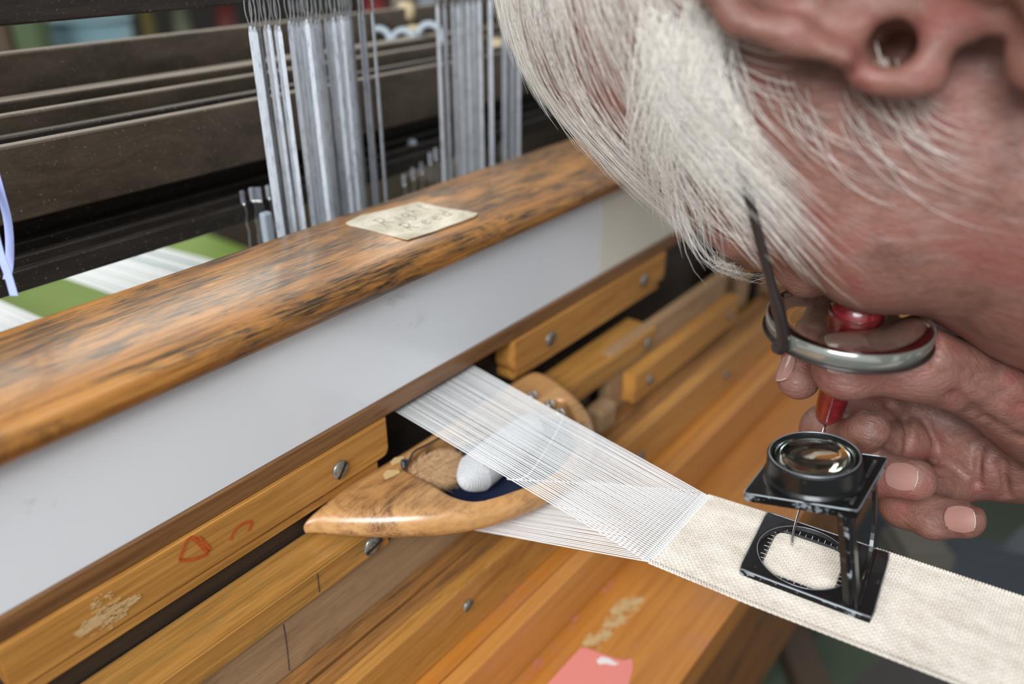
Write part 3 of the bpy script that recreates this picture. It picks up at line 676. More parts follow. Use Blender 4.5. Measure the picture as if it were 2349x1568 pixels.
# bobbin
b0 = np.append(onz(1060, 1112, -.209)[:2], -.2085); b1 = np.append(onz(1228, 975, -.209)[:2], -.2085); bx = b1-b0; bl_ = np.linalg.norm(bx); bxn = bx/bl_
bob = thing('bobbin', (b0+b1)/2-np.array([0, 0, .008]), 'cop of white weft yarn lying in the shuttle opening', 'bobbin')
nt = 62; V = []; prf = []
for i in range(nt*4+1):
    t_ = i/(nt*4); r = .0084*min(1, (t_/.16)**.45 if t_ > 0 else .05)*(1 if t_ < .55 else 1-(t_-.55)*.45)*(1 if t_ < .94 else max(.25, 1-(t_-.94)*9)); prf.append((max(r, .0012)+.00018*math.cos(i*math.pi/2), t_*bl_))
obj('yarn_package', *lathe(prf, b0, bxn, 28), M['yarn'], bob, True)
obj('core', *tube([b1-bxn*.004, b1+bxn*.009], .0012, 8), M['screw'], bob, True)
adopt(bob)
# weft yarn from the bobbin through the eyes
wy = smooth_path([b1+bxn*.009, onz(1290, 960, -.203), onz(1215, 1085, -.2035), onz(1165, 1098, -.2038), onz(1290, 1105, -.2040), [.2450, .100, -.2004]], 40)
o = obj('weft_yarn', *tube(wy, .0002, 5), M['thread'], None, True); tag(o, 'single white weft yarn running from the bobbin towards the woven edge', 'yarn')

# ------------------------------------------------------------------ linen tester (folding magnifier) on the ribbon
lt = thing('linen_tester', (.231, .0486, -.1996), 'black folding magnifier with worn silver edges standing on the woven ribbon', 'magnifier')
zc = -.1990
Lc = np.array([.2119, .07]); Bc = np.array([.2173, .0269]); Rc = np.array([.252, .0276]); Tc = np.array([.2460, .0705])
cen = (Lc+Bc+Rc+Tc)/4; ev = (Lc-Bc); ev /= np.linalg.norm(ev); eu = np.array([ev[1], -ev[0]])   # ev away from weaver, eu to the right
hx, hy = .01745, .0215
NA = 64
def sq(a, hx, hy, pw):     # superellipse radius points in order of angle
    c, s_ = math.cos(a), math.sin(a); r = 1/((abs(c)/hx)**pw+(abs(s_)/hy)**pw)**(1/pw); return r*c, r*s_
def bp(x, y, z, o=cen, eu=eu, ev=ev): q = o+eu*x+ev*y; return (q[0], q[1], z)
def ringl(hx, hy, pw, z, oy=0, ox=0, **k): return [bp(ox+a, oy+b, z, **k) for a, b in (sq(2*math.pi*i/NA, hx, hy, pw) for i in range(NA))]
co = .0038
Lp = [ringl(hx, hy, 60, zc-.0008), ringl(hx, hy, 60, zc+.0013), ringl(hx-.0004, hy-.0004, 60, zc+.0017), ringl(.0158, .0158, 2, zc+.0017, co), ringl(.0152, .0152, 2, zc+.0003, co), ringl(.0124, .0124, 7, zc+.0001, co), ringl(.0120, .0120, 7, zc-.0008, co)]
V, Fc = loops(Lp, True); o = fixn(obj('base_plate', V, Fc, [M['black'], M['worn']], lt))
for i_ in range(NA): o.data.polygons[i_].material_index = 1
# worn bright rims of the plates: thin beads along the edges
def rim(pts, r, par, name='worn_edge'): return obj(name, *tube(pts, r, 6, close=True), M['edge'], par, True)
rim(ringl(hx, hy, 60, zc+.0015), .00024, lt); rim(ringl(.0158, .0158, 2, zc+.0017, co), .00015, lt)
tk = []
for i in range(9):
    for sd in (-1, 1):
        x = (-1+2*i/8)*.0088; a0 = bp(x, co+sd*.0119, zc+.0004); a1 = bp(x, co+sd*(.0132 if i % 2 else .0138), zc+.0004)
        tk.append(stroke([a0, a1], .00018, (0, 0, 1)))
        a0 = bp(sd*.0119, co+x, zc+.0004); a1 = bp(sd*(.0132 if i % 2 else .0138), co+x, zc+.0004); tk.append(stroke([a0, a1], .00018, (0, 0, 1)))
strokes('scale_ticks', tk, M['tick'], lt)
# upright plate with an oval opening, hinged near the weaver's end
zt0 = -.1600
T2 = [np.array([.2100, .0702, -.1650]), np.array([.2176, .0371, -.1605]), np.array([.2521, .0380, -.1605])]
e1 = T2[2]-T2[1]; e2 = T2[0]-T2[1]; tn = np.cross(e1, e2); tn /= np.linalg.norm(tn)
if tn[2] < 0: tn = -tn
def up(a, h):             # a -1..1 across, h 0..1 height: from the base hinge to the top plate hinge
    b = np.array(bp(a*.0165, -hy+.0050, zc+.001)); t_ = T2[1]+e1*(.5+a*.45)+e2*.09; return b+(t_-b)*h
yn = np.array([eu[0], eu[1], 0]); un = np.cross(yn, [0, 0, 1.]); un /= np.linalg.norm(un)
def upl(wx, hh, pw, off, cyh=.5): return [tuple(up(a, cyh+b)+un*off) for a, b in (sq(2*math.pi*i/NA, wx, hh, pw) for i in range(NA))]
V, Fc = loops([upl(1, .5, 80, -.0006), upl(1, .5, 80, .0006), upl(.86, .45, 2.3, .0006), upl(.86, .45, 2.3, -.0006)], True)
fixn(obj('upright_plate', V, Fc, M['black'], lt))
st = np.array([up(-1, h) for h in np.linspace(.03, .97, 8)]); obj('worn_edge', *tube(st-un*.0012, .0009, 6), M['worn'], lt, True)
obj('stile', *loops([[up(-1, h)+un*.0007, up(-1.03, h)-un*.0012, up(-.98, h)-un*.0040, up(-.78, h)-un*.0040, up(-.74, h)+un*.0007] for h in (0.0, .5, 1.0)]), M['black'], lt)
for h_, nm in ((.03, 0), (.98, 1)):
    obj('hinge', *tube([up(-.9, h_), up(.9, h_)], .0011, 8), M['black'], lt, True)
# top plate with lens ring
def tp_(x, y, h): return tuple(T2[1]+e1*x+e2*y+tn*h)
def tpl(wx, wy, pw, h, cx=.5, cy=.5): return [tp_(cx+a, cy+b, h) for a, b in (sq(2*math.pi*i/NA, wx, wy, pw) for i in range(NA))]
V, Fc = loops([tpl(.5, .5, 60, -.0030), tpl(.5, .5, 60, 0), tpl(.36, .36, 2, 0, .46, .52), tpl(.36, .36, 2, -.0012, .46, .52), tpl(.46, .46, 60, -.0014), tpl(.47, .47, 60, -.0030)], True)
o = fixn(obj('top_plate', V, Fc, [M['black'], M['worn']], lt))
for i_ in range(NA): o.data.polygons[i_].material_index = 1
rim(tpl(.5, .5, 60, 0), .00026, lt)
rc = T2[1]+e1*.46+e2*.52
rg = obj('lens_ring', *lathe([(.0158, 0), (.0158, .0012), (.0150, .0022), (.0147, .0082), (.0141, .0088), (.0131, .0086), (.0128, .0070), (.0128, 0)], rc, tn, 64, True), M['black'], lt, True); fixn(rg)
m_ = rg.modifiers.new('edges', 'EDGE_SPLIT'); m_.split_angle = math.radians(35)
obj('ring_edge', *tube([rc+tn*.0087+.0139*(math.cos(a)*frame(tn)[1]+math.sin(a)*frame(tn)[2]) for a in np.linspace(0, 2*math.pi, 64)[:-1]], .00026, 6, close=True), M['edge'], lt, True)
pl = [(.0001, .0040)]+[(r, .0040+.0016*(r/.0128)**2) for r in (.004, .008, .0127)]+[(r, .0094-.0018*(r/.0128)**2) for r in (.0127, .010, .0075, .005, .0025)]+[(.0001, .0094)]
obj('lens', *lathe(pl, rc, tn, 48), M['glass'], lt, True)
adopt(lt)

# ------------------------------------------------------------------ needle tool with red handle
tip = onz(1817, 1250, -.1992); he = at(1898, 958, .322)
tool = thing('needle_tool', tip, 'dark red wooden-handled picking needle held in the hand above the magnifier', 'hand tool')
nd = smooth_path([tip, tip+(he-tip)*.10+U_*.0004-R_*.0008, tip+(he-tip)*.32-R_*.0008, tip+(he-tip)*.6, he], 20)
obj('needle', *tube(nd, np.linspace(.00035, .00075, 20), 8), M['wire'], tool, True)
h1 = at(1990, 640, .262); ax = h1-he; al = np.linalg.norm(ax); axn = ax/al
obj('handle', *lathe([(.0002, -.0006), (.0030, -.0006), (.0046, .0012), (.0054, .005), (.0056, .014), (.0064, .028), (.0084, .042), (.0098, .052), (.0092, .062), (.0060, .069), (.0002, .070)], he, axn, 28), M['red'], tool, True)
obj('ferrule', *lathe([(.0011, -.0012), (.0011, .001)], he, -axn, 10), M['screw'], tool, True)
adopt(tool)

# ------------------------------------------------------------------ the person
HF = np.array([.02, -.88, -.475]); HU = np.array([-.87, .235, -.43])
HF /= np.linalg.norm(HF); HU -= HF*np.dot(HF, HU); HU /= np.linalg.norm(HU); HL = np.cross(HU, HF)
def cam2w(v): return R_*v[0]+U_*v[1]-F_*v[2]
wF, wU, wL = cam2w(HF), cam2w(HU), cam2w(HL)
ear = at(2005, 62, .20); HC = ear-.074*wL
HM = np.stack([wF, wU, wL], 0)                     # world -> local (f,u,l)
def tol(p): return (p-HC)@HM.T
def tow(q): return np.asarray(q)@HM+HC
helix = [(-.002, .010), (-.004, .022), (-.008, .036), (-.017, .044), (-.030, .042), (-.038, .028), (-.038, .010), (-.033, -.008), (-.022, -.022), (-.010, -.030)]
def head_local(q, ears=True):
    a = q.copy(); a[:, 2] = np.abs(a[:, 2])
    d = s_ell(a, (-.020, .048, 0), (.088, .091, .077))
    d = smin(d, s_ell(a, (.031, -.012, 0), (.066, .090, .066)), .03)
    d = smin(d, s_ell(a, (.044, -.070, 0), (.072, .052, .060)), .03)
    d = smin(d, s_ell(a, (.076, -.088, 0), (.020, .018, .022)), .02)
    d = smin(d, s_caps(a, (.086, .034, .008), (.068, .034, .046), .010, .009), .014)
    d = smin(d, s_ell(a, (.060, -.008, .044), (.026, .020, .020)), .02)
    d = smin(d, s_caps(a, (.086, .020, 0), (.101, -.012, 0), .008, .009), .014)
    d = smin(d, s_ell(a, (.095, -.018, .009), (.009, .008, .008)), .006)
    d = smin(d, s_caps(a, (.104, -.050, 0), (.096, -.052, .022), .008, .005), .010)
    d = smax(d, -s_ell(a, (.104, .012, .034), (.020, .012, .019)), .012)
    d = smin(d, s_ell(a, (.080, .012, .032), (.0130, .0120, .0130)), .004)
    d = smax(d, -s_caps(a, (.112, -.0505, 0), (.101, -.052, .026), .0015, .0012), .003)
    d = smin(d, s_caps(a, (-.03, -.05, 0), (-.05, -.30, 0), .060, .075), .03)
    if ears:
        body_ = d; a = a-np.array([.005, -.006, 0])
        e = s_ell(a, (-.018, .006, .0775), (.019, .036, .0075))
        for i in range(len(helix)-1):
            l0, l1 = .086+.004*math.sin(i*.4), .086+.004*math.sin((i+1)*.4)
            e = smin(e, s_caps(a, (*helix[i], l0), (*helix[i+1], l1), .0046, .0046), .003)
        e = smin(e, s_ell(a, (-.001, -.033, .079), (.009, .010, .006)), .006)                     # lobe
        e = smax(e, -s_ell(a, (-.013, .003, .088), (.012, .017, .010)), .004)                     # concha
        e = smax(e, -s_ell(a, (-.019, .029, .090), (.011, .008, .007)), .003)
        for (p0, p1) in (((-.024, .022, .084), (-.027, .0, .085)), ((-.027, .0, .085), (-.016, -.018, .084))): e = smin(e, s_caps(a, p0, p1, .0036, .0036), .003)
        e = smin(e, s_ell(a, (.006, -.002, .0785), (.0050, .0115, .0060)), .010)                    # tragus
        d = smin(d, e, .006)
        d = smax(d, -s_caps(a, (-.005, .0015, .092), (.002, .0, .060), .0058, .0045), .005)
    return d
hd_lo, hd_hi = None, None
crn = np.array([tow((f, u, l)) for f in (-.13, .14) for u in (-.16, .145) for l in (-.10, .10)])
def head_sdf(p): return np.maximum(head_local(tol(p)), (-.15-tol(p)[:, 1]))
Vh, Qh = nets(head_sdf, crn.min(0), crn.max(0), .0021, 1)

# right hand, palm side to us, thumb uppermost
J = {'tt': at(1925, 842, .273), 'ti': at(2105, 833, .272), 'tm': at(2260, 880, .283), 'tc': at(2440, 985, .305),
     'i1': at(1832, 868, .298), 'i2': at(1856, 800, .303), 'i3': at(1915, 700, .312), 'i4': at(2170, 780, .345),
     'm1': at(1992, 985, .303), 'm2': at(1950, 1015, .318), 'm3': at(1896, 985, .330), 'm4': at(2190, 870, .352),
     'r1': at(2098, 1100, .296), 'r2': at(2010, 1085, .308), 'r3': at(1965, 1040, .322), 'r4': at(2225, 960, .350),
     'p1': at(2214, 1190, .297), 'p2': at(2140, 1186, .306), 'p3': at(2075, 1158, .317), 'p4': at(2290, 1060, .345),
     'wr': at(2520, 1010, .345), 'fa': at(2900, 1080, .40)}
def chain(p, names, rad, k=.003):
    d = None
    for a, b, ra, rb in zip(names[:-1], names[1:], rad[:-1], rad[1:]):
        c = s_caps(p, J[a], J[b], ra, rb); d = c if d is None else smin(d, c, k)
    return d
def hand_sdf(p):
    th = chain(p, ['tt', 'ti', 'tm', 'tc'], [.0088, .0122, .0135, .020], .004)
    th = smin(th, s_ell(p, at(1945, 858, .272), (.0095, .0095, .0085)), .004)
    ix = chain(p, ['i1', 'i2', 'i3', 'i4'], [.0078, .0086, .0100, .0125])
    md = chain(p, ['m1', 'm2', 'm3', 'm4'], [.0078, .0086, .0100, .0125])
    rg = chain(p, ['r1', 'r2', 'r3', 'r4'], [.0078, .0084, .0096, .0120])
    pk = chain(p, ['p1', 'p2', 'p3', 'p4'], [.0070, .0078, .0086, .0110])
    pm = smin(s_caps(p, J['i4'], J['wr'], .014, .022), s_caps(p, J['p4'], J['wr'], .013, .022), .02)
    pm = smin(pm, s_caps(p, J['m4'], J['wr'], .014, .022), .012)
    pm = smin(pm, s_caps(p, J['r4'], J['wr'], .014, .022), .012)
    pm = smin(pm, s_caps(p, at(2270, 1030, .322), at(2440, 1060, .325), .010, .018), .012)
    pm = smin(pm, s_caps(p, J['wr'], J['fa'], .026, .034), .02)
    pm = smin(pm, s_ell(p, at(2300, 1010, .338), (.026, .026, .022)), .012); pm = smin(pm, s_caps(p, at(2130, 950, .338), at(2240, 1040, .334), .013, .017), .008)
    d = smin(th, pm, .007)
    f = np.minimum(np.minimum(ix, md), np.minimum(rg, pk))
    f = smin(smin(ix, md, .0012), smin(rg, pk, .0012), .0012)
    d = smin(d, f, .0022)
    return d
jp = np.array(list(J.values())); 
def on_hand(u, v):            # first point of the hand in that direction
    p = at(u, v, .24)
    for _ in range(60):
        d = float(hand_sdf(p[None])[0])
        if d < .0002: return p
        p = p+ray(u, v)/np.linalg.norm(ray(u, v))*d*.9
    return None
GR_ = []
for path in ([(2085, 918), (2120, 960), (2150, 1020), (2158, 1085)], [(2180, 905), (2225, 950), (2247, 1030), (2242, 1110), (2236, 1160)], [(2195, 905), (2262, 962), (2345, 1010)],
             [(1996, 940), (2040, 928), (2075, 958), (2086, 1010), (2080, 1036)], [(2260, 985), (2300, 1060), (2310, 1140)], [(2240, 868), (2300, 905), (2345, 935)], [(2110, 760), (2118, 790), (2112, 820)], [(2140, 752), (2150, 790), (2144, 826)]):
    pp = [on_hand(*q) for q in path]; wdt = .0013 if path[0][1] > 840 else .0006
    for a_, b_ in zip(pp[:-1], pp[1:]):
        if a_ is not None and b_ is not None and np.linalg.norm(a_-b_) < .035: GR_.append((a_, b_, wdt))
hand0 = hand_sdf
def hand_sdf(p):
    d = hand0(p)
    for a_, b_, w_ in GR_: d = smax(d, -s_caps(p, a_, b_, w_, w_), .0022)
    return d
Vn, Qn = nets(hand_sdf, jp.min(0)-.03, jp.max(0)+.03, .0010, 1)
per = thing('person', tow((-.05, -.9, 0)), 'white-haired older man in dark clothes bending over the magnifier, needle tool in hand', 'person')
body = nmesh('body', np.vstack([Vh, Vn]), np.vstack([Qh, Qn+len(Vh)]), M['skin'], per)
# nails
def nail(tipj, prev, nrm, wd, ln, r, back=.0):
    a = J[tipj] if isinstance(tipj, str) else tipj; b = J[prev] if isinstance(prev, str) else prev
    T = a-b; T /= np.linalg.norm(T); n_ = np.array(nrm, float); n_ -= T*np.dot(T, n_); n_ /= np.linalg.norm(n_); s_ = np.cross(T, n_)
    V = []; nu_, nv_ = 12, 12
    for i in range(nu_+1):
        for j in range(nv_+1):
            x = -1+2*i/nu_; y = -1+2*j/nv_; x2 = x*math.sqrt(1-.5*y*y*.75); y2 = y*math.sqrt(1-.5*x*x*.75)
            ang = x2*wd/2/r; t_ = y2*ln/2-back; rr = r*(1.0-.10*max(0, y2)**2)+.0002
            V.append(a+T*t_+n_*rr*math.cos(ang)+s_*rr*math.sin(ang))
    V0 = len(V); V += [v-n_*.0007 for v in V]; Fc = []
    W = nv_+1
    for i in range(nu_):
        for j in range(nv_):
            q = (i*W+j, (i+1)*W+j, (i+1)*W+j+1, i*W+j+1); Fc.append(q); Fc.append(tuple(x+V0 for x in q[::-1]))
    o = fixn(obj('nail', V, Fc, M['nail'], per, True))
    e_ = [V[i*W+nv_]+n_*.0001 for i in range(1, nu_)]; obj('free_edge', *tube(e_, .00024, 6), M['nail_edge'], o, True)
    e_ = [V[i*W]-n_*.0002 for i in range(1, nu_)]; obj('cuticle', *tube(e_, .0004, 6), M['skin'], o, True); return o
nail('tt', 'ti', -F_*.9+U_*.45-R_*.1, .0125, .0145, .0098, -.001)
nail('r1', 'r2', -F_*.8+U_*.1, .0105, .0115, .0080, .001)
nail('p1', 'p2', -F_*.85+U_*.15, .0100, .0105, .0072, -.001)
nail('i1', 'i2', -F_*.45-R_*.9, .0085, .0110, .0080, -.000)

# hair: clumps of strands combed forward over the crown and temple
def surf(q, lift, n=3):          # project local points to the head surface
    for _ in range(n):
        d = head_local(q, False)-lift; e = 1e-4
        g = np.stack([head_local(q+np.array(v)*e, False)-lift-d for v in np.eye(3)], 1)/e
        g /= np.maximum(np.linalg.norm(g, axis=1, keepdims=True), 1e-6); q = q-g*d[:, None]
    return q, g
def hair(nguide, per_g, seeds, field, steps, step, lift0, lift1, rad, name, umin=-1):
    q = seeds(nguide); q = q.astype(float); gid = np.repeat(np.arange(nguide), per_g)
    q = np.repeat(q, per_g, 0)+rng.normal(0, .0030, (nguide*per_g, 3)); ph_ = rng.uniform(0, 6.28, nguide)[gid]; amp = rng.normal(0, .22, nguide)[gid]
    sp = rng.uniform(.45, 1.25, len(q)); jit = rng.normal(0, .035, (len(q), 3)); lf = rng.uniform(.4, 1.4, len(q))
    q, g = surf(q, lift0, 4); path = [q.copy()]
    for k in range(steps):
        d = field(q, ph_, amp, k/steps)+jit; d -= g*(d*g).sum(1, keepdims=True); d /= np.maximum(np.linalg.norm(d, axis=1, keepdims=True), 1e-6)
        q = q+d*step*(sp*np.clip((q[:, 1]-umin)/.012, .02, 1))[:, None]; L_ = lift0+(lift1-lift0)*((k+1)/steps)*lf; q, g = surf(q, L_, 2); path.append(q.copy())
    P = np.stack(path, 1); P = tow(P.reshape(-1, 3)).reshape(P.shape)
    rr_ = rad*np.array([1-.85*max(0, (k/steps-.45)/.55)**1.5 for k in range(steps+1)]); V, Q = grid_tubes(P, rr_, rr_, wL+.01*wF, 3)
    o = nmesh(name, V, Q, M['hair'], per); tag(o, kind='stuff'); return o
def seeds_crown(n):
    out = []
    while len(out) < n:
        th_ = random.uniform(-2.6, 1.25); v = random.uniform(-1, 1); d = np.array([math.sin(th_)*math.sqrt(1-v*v), math.cos(th_)*math.sqrt(1-v*v), v])
        q = np.array([-.012, .048, 0])+d*np.array([.098, .084, .077])
        if q[1] < .046 and q[0] > -.02: continue
        if q[0] > .045 and q[1] < .090: continue
        if q[0] > .035 and q[1] < .05: continue
        if q[1] < -.02: continue
        if math.hypot(q[0]-.005, q[1]-.055) < .040 and random.random() < .6: continue
        out.append(q)
    return np.array(out)
def f_crown(q, ph_, amp, s_):
    f = np.zeros_like(q); f[:, 0] = (q[:, 1]-.015)*12; f[:, 1] = -(q[:, 0]+.005)*10-.25
    n_ = np.maximum(np.linalg.norm(f, axis=1), .2); f /= n_[:, None]
    wv = .30*np.sin(q[:, 0]*75+q[:, 1]*30+ph_*.25)+amp*.5; f[:, 0] += wv*f[:, 1]; f[:, 1] -= wv*f[:, 0]; f[:, 2] += .08*np.sin(ph_); return f
hair(420, 9, seeds_crown, f_crown, 11, .0060, .0008, .0055, .00010, 'hair', .016)
def seeds_back(n):
    out = []
    while len(out) < n:
        th_ = random.uniform(-2.9, .25); v = random.uniform(-1, 1); d = np.array([math.sin(th_)*math.sqrt(1-v*v), math.cos(th_)*math.sqrt(1-v*v), v])
        q = np.array([-.020, .048, 0])+d*np.array([.088, .091, .077])
        if (q[1] < .05 and q[0] > -.045) or q[1] < -.035: continue
        out.append(q)
    return np.array(out)
def f_back(q, ph_, amp, s_):
    f = np.zeros_like(q); f[:, 0] = (q[:, 1]-.03)*12; f[:, 1] = -(np.abs(q[:, 0]+.005)*8+.25); f[:, 0] += amp*.6; f[:, 2] = .1*np.sin(ph_)
    n_ = np.maximum(np.linalg.norm(f, axis=1), .2); return f/n_[:, None]
hair(620, 10, seeds_back, f_back, 7, .0058, .0012, .0045, .00010, 'back_hair')
def seeds_tuft(n): return np.array([[random.uniform(-.004, .020), random.uniform(.036, .060), .078] for _ in range(n)])
def f_tuft(q, ph_, amp, s_):
    f = np.zeros_like(q); f[:, 0] = 1.1; f[:, 1] = (.9*np.sin(ph_)-.25)*(.3+s_)-(s_ > .5)*.35; return f
hair(64, 13, seeds_tuft, f_tuft, 9, .0064, .0045, .0095, .00013, 'temple_tuft')
def seeds_side(n): return np.array([[random.uniform(.008, .024), random.uniform(-.012, .020), .073] for _ in range(n)])
def f_side(q, ph_, amp, s_):
    f = np.zeros_like(q); f[:, 0] = 1.0-1.0*s_; f[:, 1] = -.5-.9*s_+.2*amp; return f
hair(7, 8, seeds_side, f_side, 7, .0048, .0012, .0045, .00010, 'sideburn')
def seeds_brow(n): return np.array([[.088, .040+random.uniform(-.003, .003), random.uniform(.012, .046)] for _ in range(n)])
def f_brow(q, ph_, amp, s_):
    f = np.zeros_like(q); f[:, 2] = .8; f[:, 0] = .5; f[:, 1] = .1+amp; return f
hair(30, 10, seeds_brow, f_brow, 4, .0026, .001, .004, .0001, 'eyebrow')

# clothes: collar, shoulders, sleeves
sh_r = tow((-.09, -.25, -.20)); sh_l = tow((-.09, -.25, .20)); nk = tow((-.05, -.19, 0)); hip = tow((-.30, -.75, 0)); elb = J['fa']+np.array([.16, -.20, -.10])
lelb = sh_l+np.array([-.02, -.12, -.26])
def shirt(p):
    d = s_caps(p, sh_r, sh_l, .075, .075); d = smin(d, s_caps(p, tow((-.10, -.30, 0)), hip, .15, .17), .06)
    d = smin(d, s_caps(p, nk, tow((-.08, -.26, 0)), .072, .09), .04)
    d = smin(d, s_caps(p, sh_r, elb, .065, .052), .03); d = smin(d, s_caps(p, elb, J['fa'], .052, .046), .02)
    d = smin(d, s_caps(p, sh_l, lelb, .065, .050), .03); return d
bb = np.array([sh_r, sh_l, nk, hip, elb, lelb, J['fa']])
V, Q = nets(shirt, bb.min(0)-.2, bb.max(0)+.2, .012, 2); nmesh('shirt', V, Q, M['shirt'], per)
pa = tow((-.30, -.75, 0)); kn = pa+np.array([.0, -.05, -.45])
V, Q = nets(lambda p: smin(np.minimum(s_caps(p, pa+[.1, 0, 0], [pa[0]+.12, pa[1]+.05, -1.06], .10, .06), s_caps(p, pa-[.1, 0, 0], [pa[0]-.12, pa[1]+.05, -1.06], .10, .06)), s_caps(p, pa-[.05, 0, 0], pa+[.05, 0, 0], .16, .16), .05), (pa[0]-.4, pa[1]-.3, -1.12), (pa[0]+.4, pa[1]+.3, pa[2]+.25), .014, 2)
nmesh('trousers', V, Q, mat('dark_trousers', lin(34, 36, 44), .9), per)
adopt(per)

# ------------------------------------------------------------------ spectacles on his nose
gl = thing('spectacles', tow((.10, .02, .0)), 'thick-lensed spectacles with a dark slim frame worn by the man', 'glasses')
hinge = at(1790, 793, .257)
lc = hinge-.0215*wL-.0165*wU
na = wF
def lens_obj(c, nm):
    prf = [(.0001, -.0010)]+[(r, -.0010-.0036*(r/.0255)**2) for r in (.006, .012, .018, .0235)]+[(.0252, -.0046), (.0252, .0010)]+[(r, .0012-.0010*(r/.0255)**2*0+.0018*(1-(r/.0255)**2)) for r in (.018, .012, .006)]+[(.0001, .0030)]
    return obj(nm, *lathe(prf, c, na, 56), M['glass'], gl, True)
lens_obj(lc, 'lens'); lc2 = lc-.064*wL; lens_obj(lc2, 'lens')
for c in (lc, lc2):
    obj('lens_edge', *lathe([(.0254, -.0045), (.0259, -.0042), (.0260, .0005), (.0254, .0009)], c, na, 56, True), M['ledge_glass'], gl, True)
    pts = [c+na*.0012+.0262*(math.cos(a)*wL+math.sin(a)*wU) for a in np.linspace(0, 2*math.pi, 49)[:-1]]
    obj('rim', *tube(pts, .0006, 6, close=True), M['frame'], gl, True)
pts = [c_ for c_ in (lc-.0255*wL-wU*-.006, lc-.030*wL+wF*.004+wU*.009, lc-.034*wL+wF*.004+wU*.009, lc2+.0255*wL+wU*.006)]
obj('bridge', *tube(smooth_path(pts, 14), .0011, 8), M['frame'], gl, True)
et = tow((-.002, .040, .0765))
obj('temple', *tube(smooth_path([hinge+wL*.002+wF*.001, hinge+wL*.0025-wF*.008, hinge*.5+et*.5+wL*.001, et, et-wF*.018-wU*.012], 30), [.0021]*10+[.0015]*20, 8), M['frame'], gl, True)
h2 = lc2-.0235*wL+.0165*wU; et2 = tow((-.006, .038, -.0835))
obj('temple', *tube(smooth_path([h2-wL*.002, h2*.5+et2*.5-wL*.002, et2, et2-wF*.018-wU*.012], 24), .0014, 8), M['frame'], gl, True)
obj('hinge', *lathe([(.0004, -.003), (.0024, -.002), (.0026, .0015), (.0016, .003), (.0003, .003)], hinge, wL, 16), M['frame'], gl, True)
obj('hinge_screw', *lathe([(.0011, 0), (.0010, .0005), (.0002, .0007)], hinge+wL*.0030, wL, 14), M['wire'], gl, True)
adopt(gl)

# ------------------------------------------------------------------ blurred things beyond the loom and under it
def blob(name, u, v, d, w_, h, m, label, cat, dep=.04, tilt=0):
    c = at(u, v, d)
    if cat == 'spool':
        return tag(obj(name, *lathe([(w_*.12, -h/2), (w_*.55, -h/2), (w_*.55, -h*.47), (w_*.42, -h*.44), (w_*.30, h*.44), (w_*.36, h*.46), (w_*.36, h/2), (w_*.1, h/2)], c, (0, 0, 1), 20), m, None, True), label, cat)
    bm = bmesh.new(); bmesh.ops.create_cube(bm, size=1)
    for x in bm.verts: x.co = Vector((x.co.x*w_, x.co.y*dep, x.co.z*h))
    bmesh.ops.bevel(bm, geom=bm.edges[:], offset=min(w_, h, dep)*.12, segments=2, affect='EDGES')
    o = fobj(name, bm, m); o.location = tuple(c); o.rotation_euler = (0, tilt, -.9); return tag(o, label, cat)
mm = lambda n_, c_, r=.6: mat(n_, lin(*c_), r)
bc = at(226, 200, 1.5)
bin_ = thing('bucket', (bc[0], bc[1], bc[2]-.12), 'blurred pale blue plastic bucket beyond the shaft bars', 'bucket')
obj('tub', *lathe([(.068, -.12), (.078, .12), (.074, .12), (.062, -.11)], bc, (0, 0, 1), 32, True), mm('pale_blue', (112, 142, 150)), bin_, True)
obj('tub_rim', *tube([bc+np.array([.079*math.cos(a), .079*math.sin(a), .12]) for a in np.linspace(0, 6.283, 33)[:-1]], .004, 6, close=True), mm('pale_blue_rim', (118, 146, 152)), bin_, True)
obj('bottom', *lathe([(.066, -.12), (.066, -.114)], bc, (0, 0, 1), 24), mm('pale_blue_b', (130, 160, 170)), bin_); adopt(bin_)
blob('table', 300, 372, 1.55, 1.4, .04, mm('brown_bench', (60, 48, 40)), 'dark bench standing beyond the loom', 'table', .7)
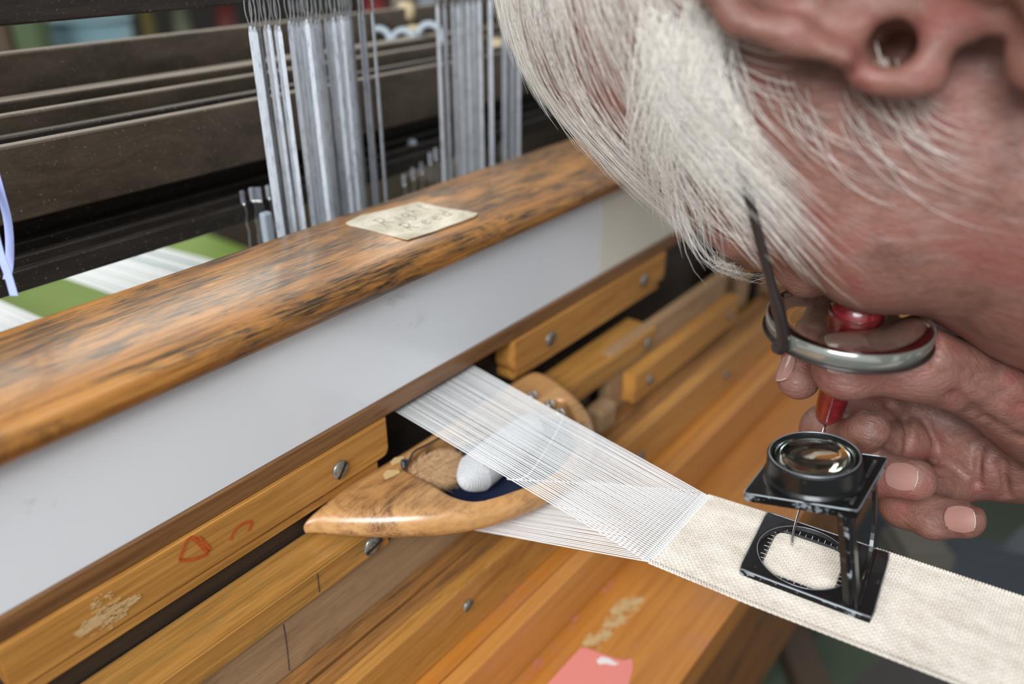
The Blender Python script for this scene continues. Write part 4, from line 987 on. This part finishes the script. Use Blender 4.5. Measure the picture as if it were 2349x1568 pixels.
blob('green_post', 86, 120, 1.3, .045, .36, mm('sage', (74, 90, 56)), 'blurred sage green post left of the blue bucket', 'post')
blob('brown_post', 28, 130, 1.3, .028, .36, mm('umber', (84, 66, 48)), 'blurred brown post at the far left', 'post')
blob('yellow_cone', 340, 60, 1.7, .035, .16, mm('olive_yellow', (92, 80, 24)), 'blurred olive yellow spool right of the bucket', 'spool')
blob('pale_cone', 418, 62, 1.8, .05, .12, mm('pale_sage', (92, 96, 76)), 'blurred pale spool among dark things', 'spool')
blob('red_cone', 520, 55, 1.8, .06, .12, mm('dull_red', (88, 30, 26)), 'blurred dull red spool behind the left heddles', 'spool')
blob('red_cone', 860, 15, 1.3, .05, .08, mm('bright_red', (110, 26, 24)), 'blurred bright red spool between the heddle bundles', 'spool')
blob('maroon_box', 420, 155, 1.6, .16, .06, mm('maroon', (74, 36, 38)), 'blurred maroon box behind the shaft bars', 'box')
blob('grey_post', 985, 20, .8, .016, .16, mm('grey_steel', (120, 126, 128), .4), 'blurred grey steel post left of the right bundle', 'post')
blob('brown_post', 930, 20, .82, .022, .16, mm('taupe', (120, 108, 92)), 'blurred taupe post above the white hooks', 'post')
blob('dark_frame', 1110, 120, .75, .03, .35, mm('dark_frame', (50, 44, 38)), 'dark loom frame post behind the right heddles', 'post')
blob('loom_side', 1290, 250, .72, .10, .40, mm('side_brown', (62, 50, 38)), 'dark brown loom side frame behind the white hair', 'loom frame')
blob('machine_beam', 1950, 1430, .85, .09, .5, mm('grey_green', (70, 78, 62)), 'dim grey green machine beam below the ribbon', 'machine part', .04, .5)
blob('machine_box', 2180, 1255, .80, .16, .06, mm('slate', (70, 74, 80)), 'dim slate coloured box under the hand at the right', 'machine part', .08, .2)
blob('machine_beam', 2080, 1330, .75, .05, .10, mm('stone', (96, 92, 82)), 'dim stone grey block beyond the ribbon under the hand', 'machine part', .05)
blob('brown_plank', 1830, 1500, .7, .03, .02, mm('dim_tan', (60, 44, 30)), 'dim tan offcut low under the ribbon', 'offcut', .2)
